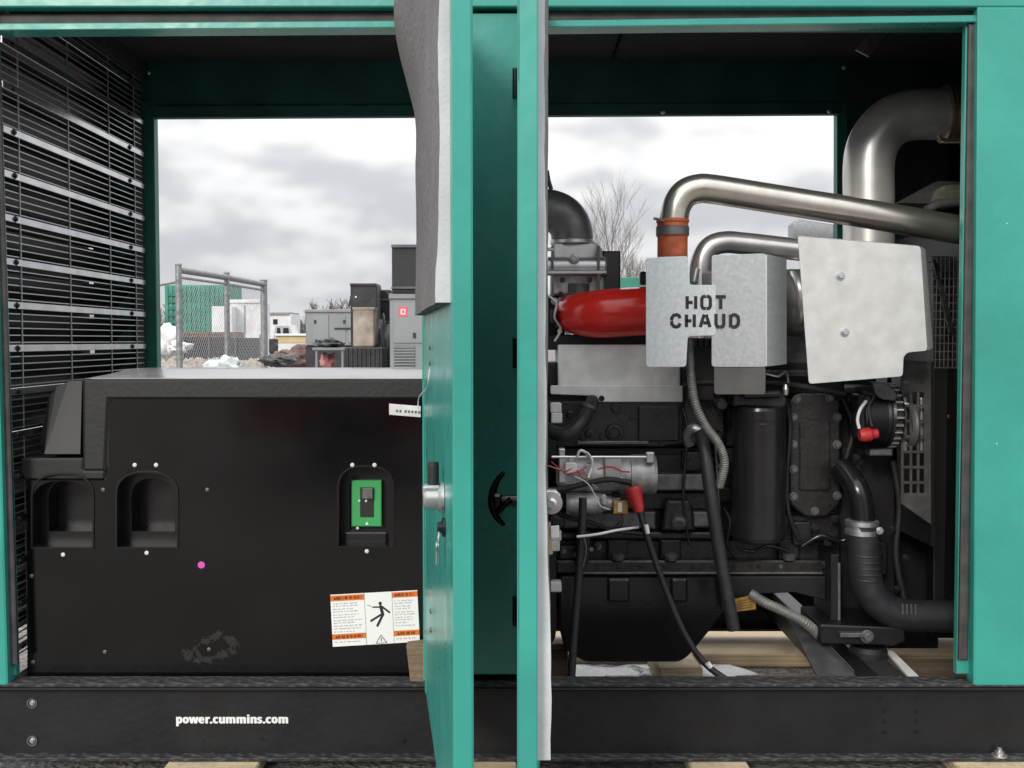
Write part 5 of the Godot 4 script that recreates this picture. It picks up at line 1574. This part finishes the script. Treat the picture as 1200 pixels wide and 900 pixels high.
	t = yard_box("black_crate", "low black ribbed crate under the beige carton", "crate", 404, 407, 447, -1, d - 0.9, 0.55, M.tarp_black)
	for i in 8: plate("rib", rect(406 + i * 5.2, 408, 408 + i * 5.2, 450), CAM.z - d + 0.92, 0.03, M.tarp_black, t, 0.003)
	t = yard_box("beige_carton", "beige carton standing on the low black crate", "carton", 413.5, 361, 438.5, 406.5, d - 0.7, 0.3, M.carton)
	plate("flap", rect(413, 360, 439, 363), CAM.z - d + 0.71, 0.3, M.carton, t, 0.004)
	t = yard_box("wrapped_pallet", "dark wrapped pallet load between the black cabinet and the grey enclosure", "pallet load", 441, 339.5, 457, -1, 15.0, 0.8, M.tarp_black)
	for i in 3: plate("strap", rect(441, 350 + i * 26, 457, 352 + i * 26), CAM.z - 14.97, 0.02, M.cabinet_dark, t, 0.0)
	blob("bundle", "crumpled dark bundle leaning against the grey enclosure", "bundle", P(449, 408, CAM.z - 14.2), Vector3(0.11, 0.34, 0.15), M.cabinet_dark, 16)
	d = 13.5; z = CAM.z - d
	t = yard_box("transformer_enclosure", "grey upright electrical enclosure with a red sign on its door", "enclosure", 456.5, 345, 515, -1, d, 0.7, M.cabinet)
	plate("hood", rect(455.5, 344, 516, 350), z + 0.03, 0.76, M.cabinet, t, 0.006)
	plate("door", rect(461, 355, 508, 402), z + 0.014, 0.02, M.cabinet, t, 0.004)
	plate("grille", rect(462, 405, 486, 435), z + 0.012, 0.02, M.cabinet_dark, t, 0.002)
	for i in 8: plate("grille_slat", rect(462, 406 + i * 3.4, 486, 407.4 + i * 3.4), z + 0.02, 0.015, M.cabinet, t, 0.001)
	plate("handle", rect(484, 390, 487, 396), z + 0.03, 0.02, M.tarp_black, t, 0.002)
	var sg = plate("sign", rect(467, 359.5, 477.5, 371), z + 0.018, 0.006, M.pink_sign, t, 0.001)
	plate("sign_print", rect(469.5, 362, 475, 368.5), z + 0.02, 0.003, M.white, sg, 0.0)
	plate("sign_print", rect(471, 363.5, 474, 367), z + 0.0212, 0.002, M.pink_sign, sg, 0.0)
	t = yard_box("mesh_crate", "dark grey mesh sided box stacked on the grey electrical enclosure", "crate", 459, 288, 515, 344, d - 0.05, 0.6, M.mesh_dark)
	plate("rim", rect(458.5, 286.5, 516, 290), z + 0.08, 0.64, M.cabinet_dark, t, 0.004)
	plate("rim", rect(458.5, 336, 516, 338.5), z + 0.08, 0.64, M.cabinet_dark, t, 0.004)
	# seen through the right bay
	t = yard_box("green_container", "green container roof beyond the red hose, below the bare trees", "container", 700, 325, 800, -1, 34.0, 2.4, M.container)
	for i in 12:
		var b := MB.new()
		b.box(Vector3(P(703 + i * 8, 360, CAM.z - 34).x, 1.4, CAM.z - 34 + 0.02), Vector3(0.08, 2.6, 0.05), 0.01)
		obj("rib", b, M.container, t)
	bare_tree("bare tree with a wide twiggy crown beyond the right bay, the taller of the two", P(716, 420, CAM.z - 38), 6.9, 17)
	bare_tree("slender bare tree beside the taller one, just left of the orange hose", P(742, 420, CAM.z - 36), 4.3, 29)
	build_treeline()

func blob(called, label, cat, c: Vector3, s: Vector3, m, sd: int, group := "") -> void:
	var b := MB.new()
	lump(b, c, s, sd)
	tag(obj(called, b, m), label, cat, group)

func lump(b: MB, c: Vector3, s: Vector3, sd: int) -> void:
	var n := FastNoiseLite.new()
	n.seed = sd; n.frequency = 1.0; n.fractal_octaves = 3
	var nu := 22
	var nv := 14
	var at := func(i, j):
		var a = TAU * (i % nu) / nu; var e = -PI / 2 + PI * j / nv
		var q = Vector3(cos(a) * cos(e), sin(e), sin(a) * cos(e))
		return c + q * s * (1.0 + 0.8 * n.get_noise_3dv(q * 1.2))
	var nrm := func(i, j):
		var d = (at.call(i + 1, j) - at.call(i + nu - 1, j)).cross(at.call(i, mini(j + 1, nv)) - at.call(i, maxi(j - 1, 0)))
		if d.length() < 1e-9: return (at.call(i, j) - c).normalized()
		return d.normalized() * (1.0 if d.dot(at.call(i, j) - c) > 0 else -1.0)
	for j in nv:
		for i in nu:
			var p0 = at.call(i, j); var p1 = at.call(i + 1, j); var p2 = at.call(i + 1, j + 1); var p3 = at.call(i, j + 1)
			var n0 = nrm.call(i, j); var n1 = nrm.call(i + 1, j); var n2 = nrm.call(i + 1, j + 1); var n3 = nrm.call(i, j + 1)
			b.tri3(p0, p1, p2, n0, n1, n2)
			b.tri3(p0, p2, p3, n0, n2, n3)

func build_fence() -> void:
	# a run of chain link fence going away from the enclosure
	var f := thing("chain_link_fence", "grey chain link fence run with three posts and double top rails", "fence", P(260, 430, CAM.z - 20) * Vector3(1, 0, 1))
	var tops := [P(209, 308, CAM.z - 17.5), P(265.5, 318, CAM.z - 20), P(309, 327, CAM.z - 22.6)]
	var r := [0.05, 0.05, 0.07]
	for i in 3:
		turned("post", Vector3(tops[i].x, 0, tops[i].z), Vector3.UP, [[r[i], 0], [r[i], tops[i].y - 0.04], [r[i] * 1.2, tops[i].y - 0.03], [r[i] * 0.9, tops[i].y - 0.005], [0, tops[i].y]], M.fence, f, 14)
	for h in [0.11, 0.23]:
		var b := MB.new()
		var rr = 0.055 if h < 0.2 else 0.022
		b.tube([tops[0] - Vector3(0, h, 0), tops[1] - Vector3(0, h, 0), tops[2] - Vector3(0, h, 0)], rr, 10)
		obj("top_rail", b, M.fence, f)
	var b := MB.new()
	b.tube([tops[0] - Vector3(0, 0.3, 0), tops[0] + Vector3(-1.2, -0.3, -2.0)], 0.022, 8)
	obj("top_rail", b, M.fence, f)
	b = MB.new()
	var y1: float = tops[2].y - 0.26
	for k in 2:
		var A: Vector3 = tops[k]; var C: Vector3 = tops[k + 1]
		var u = Vector3(C.x - A.x, 0, C.z - A.z)
		var len := u.length()
		u = u / len
		var step := 0.11
		var n := int((len + y1) / step)
		for s in [1, -1]:
			for i in n:
				# a wire at 45 degrees, cut to the panel
				var x0 := i * step - y1
				var p0 := maxf(0.0, x0); var p1 := minf(len, x0 + y1)
				if p1 - p0 < 0.02: continue
				var ya = p0 - x0; var yb = p1 - x0
				if s < 0:
					ya = y1 - ya; yb = y1 - yb
				b.tube([Vector3(A.x, ya, A.z) + u * p0, Vector3(A.x, yb, A.z) + u * p1], 0.0022, 3, false)
	tag(obj("wire_mesh", b, M.mesh_wire, f), "", "", "", "stuff")

func build_truck() -> void:
	var d := 62.0
	var z := CAM.z - d
	var t := thing("pickup_truck", "white pickup truck far away between the fence and the grey generator", "truck", P(338, 398, z) * Vector3(1, 0, 1))
	var x0: float = P(318, 390, z).x
	var b := MB.new()
	var side := [[0, 0.45], [0, 1.0], [1.5, 1.05], [1.7, 1.85], [2.9, 1.88], [3.4, 1.1], [4.3, 1.0], [4.4, 0.5]]
	var pts := []
	for p in side: pts.append(Vector3(x0 - 0.6 + p[0] * 0.62, p[1], z + 1.0))
	b.prism(pts, Vector3(0, 0, -1.8), 0.05)
	obj("body", b, M.crate_white, t)
	for w in [[1.75, 2.2], [2.3, 2.95]]:
		b = MB.new()
		b.prism([Vector3(x0 - 0.6 + w[0] * 0.62 + 0.03, 1.2, z + 1.01), Vector3(x0 - 0.6 + w[1] * 0.62, 1.2, z + 1.01), Vector3(x0 - 0.6 + w[1] * 0.62 - 0.06, 1.7, z + 1.01), Vector3(x0 - 0.6 + w[0] * 0.62 + 0.06, 1.7, z + 1.01)], Vector3(0, 0, -0.03), 0.0)
		obj("window", b, M.glass_dark, t)
	for x in [0.85, 3.6]:
		turned("wheel", Vector3(x0 - 0.6 + x * 0.62, 0.38, z + 0.85), Vector3(0, 0, 1), [[0, 0], [0.38, 0], [0.38, 0.2], [0.2, 0.22], [0, 0.22]], M.tyre, t, 18)

func branch(b: MB, p: Vector3, dir: Vector3, len: float, r: float, depth: int, g: RandomNumberGenerator) -> void:
	var pts := [p]
	var d := dir
	var q := p
	for i in 3:
		d = (d + Vector3(g.randf_range(-0.12, 0.12), 0.06, g.randf_range(-0.12, 0.12))).normalized()
		q += d * len / 3.0
		pts.append(q)
	b.tube(pts, [r, r * 0.85, r * 0.72, r * 0.6], 4 if depth > 1 else 3, false)
	if depth == 0: return
	for i in g.randi_range(3, 4):
		var at: Vector3 = pts[1 + i % 3] if i > 0 else q
		var side = Vector3(g.randf_range(-1, 1), g.randf_range(0.0, 0.5), g.randf_range(-1, 1)).normalized()
		branch(b, at, (d + side * g.randf_range(0.35, 0.7)).normalized(), len * g.randf_range(0.6, 0.8), r * 0.58, depth - 1, g)

func bare_tree(label: String, at: Vector3, height: float, sd: int) -> void:
	var g := RandomNumberGenerator.new()
	g.seed = sd
	at.y = 0.0
	var t := thing("bare_tree", label, "tree", at)
	var b := MB.new()
	var top := at + Vector3(0.05, height * 0.5, 0)
	b.tube([at, at + Vector3(0.03, height * 0.18, 0), top], [0.075, 0.06, 0.045], 8, false)
	obj("trunk", b, M.bark, t)
	b = MB.new()
	for i in 6:
		var a = TAU * i / 6.0 + g.randf()
		branch(b, at.lerp(top, g.randf_range(0.5, 1.0)), Vector3(cos(a) * 0.2, 1.0, sin(a) * 0.2).normalized(), height * g.randf_range(0.16, 0.22), 0.024, 4, g)
	obj("crown", b, M.bark_pale, t)

func build_treeline() -> void:
	var g := RandomNumberGenerator.new()
	g.seed = 77
	var b := MB.new()
	var c := MB.new()
	for i in 620:
		var d := g.randf_range(150, 190)
		var x := g.randf_range(-80, 40)
		var h := g.randf_range(3.8, 6.4) * (1.0 + 0.25 * sin(x * 0.21))
		var o := Vector3(x, 0, CAM.z - d)
		if g.randf() < 0.1:
			h *= 0.95
			c.tube([o, o + Vector3(0, h * 1.05, 0)], 0.06, 3, false)
			for k in 26:
				var y = h * (0.08 + 0.92 * k / 26.0)
				var rr = (1.0 - y / (h * 1.08)) * h * 0.2 + 0.05
				for s in 5:
					var a = g.randf() * TAU
					var e = o + Vector3(cos(a) * rr, y - rr * 0.35, sin(a) * rr)
					c.tri(o + Vector3(0, y + 0.1, 0), e, e + Vector3(sin(a) * 0.25, -0.22, cos(a) * 0.25), Vector3(0, 0, 1))
		else:
			b.tube([o, o + Vector3(0.1, h * 0.6, 0)], 0.07, 3, false)
			for k in 60:
				var y = h * g.randf_range(0.15, 0.8)
				var a = g.randf() * TAU
				var l = h * g.randf_range(0.1, 0.24)
				b.tube([o + Vector3(0, y, 0), o + Vector3(cos(a) * l * 0.5, y + l * 0.8, sin(a) * l * 0.5)], 0.035, 3, false)
	tag(obj("far_wood", b, M.bark_pale), "far grey line of bare trees on the horizon", "trees", "", "stuff")
	tag(obj("far_conifers", c, M.spruce), "far dark spruces scattered along the horizon", "trees", "", "stuff")

func build_car() -> void:
	# a dark red car parked behind the viewer; the housing's glossy panel mirrors it
	var z := 5.3
	var t := thing("parked_car", "dark red car parked behind the viewer, mirrored dimly in the black housing panel", "car", Vector3(0.2, 0, z))
	var b := MB.new()
	var pts := []
	for p in [[-2.2, 0.3], [-2.25, 0.75], [-1.5, 0.92], [-0.7, 1.42], [0.9, 1.45], [1.6, 0.98], [2.1, 0.9], [2.15, 0.3]]: pts.append(Vector3(p[0] + 0.2, p[1], z))
	b.prism(pts, Vector3(0, 0, 1.7), 0.05)
	obj("body", b, M.maroon, t)
	for w in [[-0.95, -0.62, 0.0, 0.0], [0.08, 0.08, 0.8, 1.2]]:
		b = MB.new()
		b.prism([Vector3(w[0] + 0.2, 0.96, z - 0.01), Vector3(w[1] + 0.2, 1.34, z - 0.01), Vector3(w[2] + 0.2, 1.36, z - 0.01), Vector3(w[3] + 0.2, 0.96, z - 0.01)], Vector3(0, 0, 0.03), 0.0)
		obj("window", b, M.glass_dark, t)
	for x in [-1.4, 1.35]:
		turned("wheel", Vector3(x + 0.2, 0.33, z + 0.2), Vector3(0, 0, -1), [[0, 0], [0.33, 0], [0.33, 0.22], [0.22, 0.23], [0.2, 0.2], [0, 0.2]], M.tyre, t, 22)
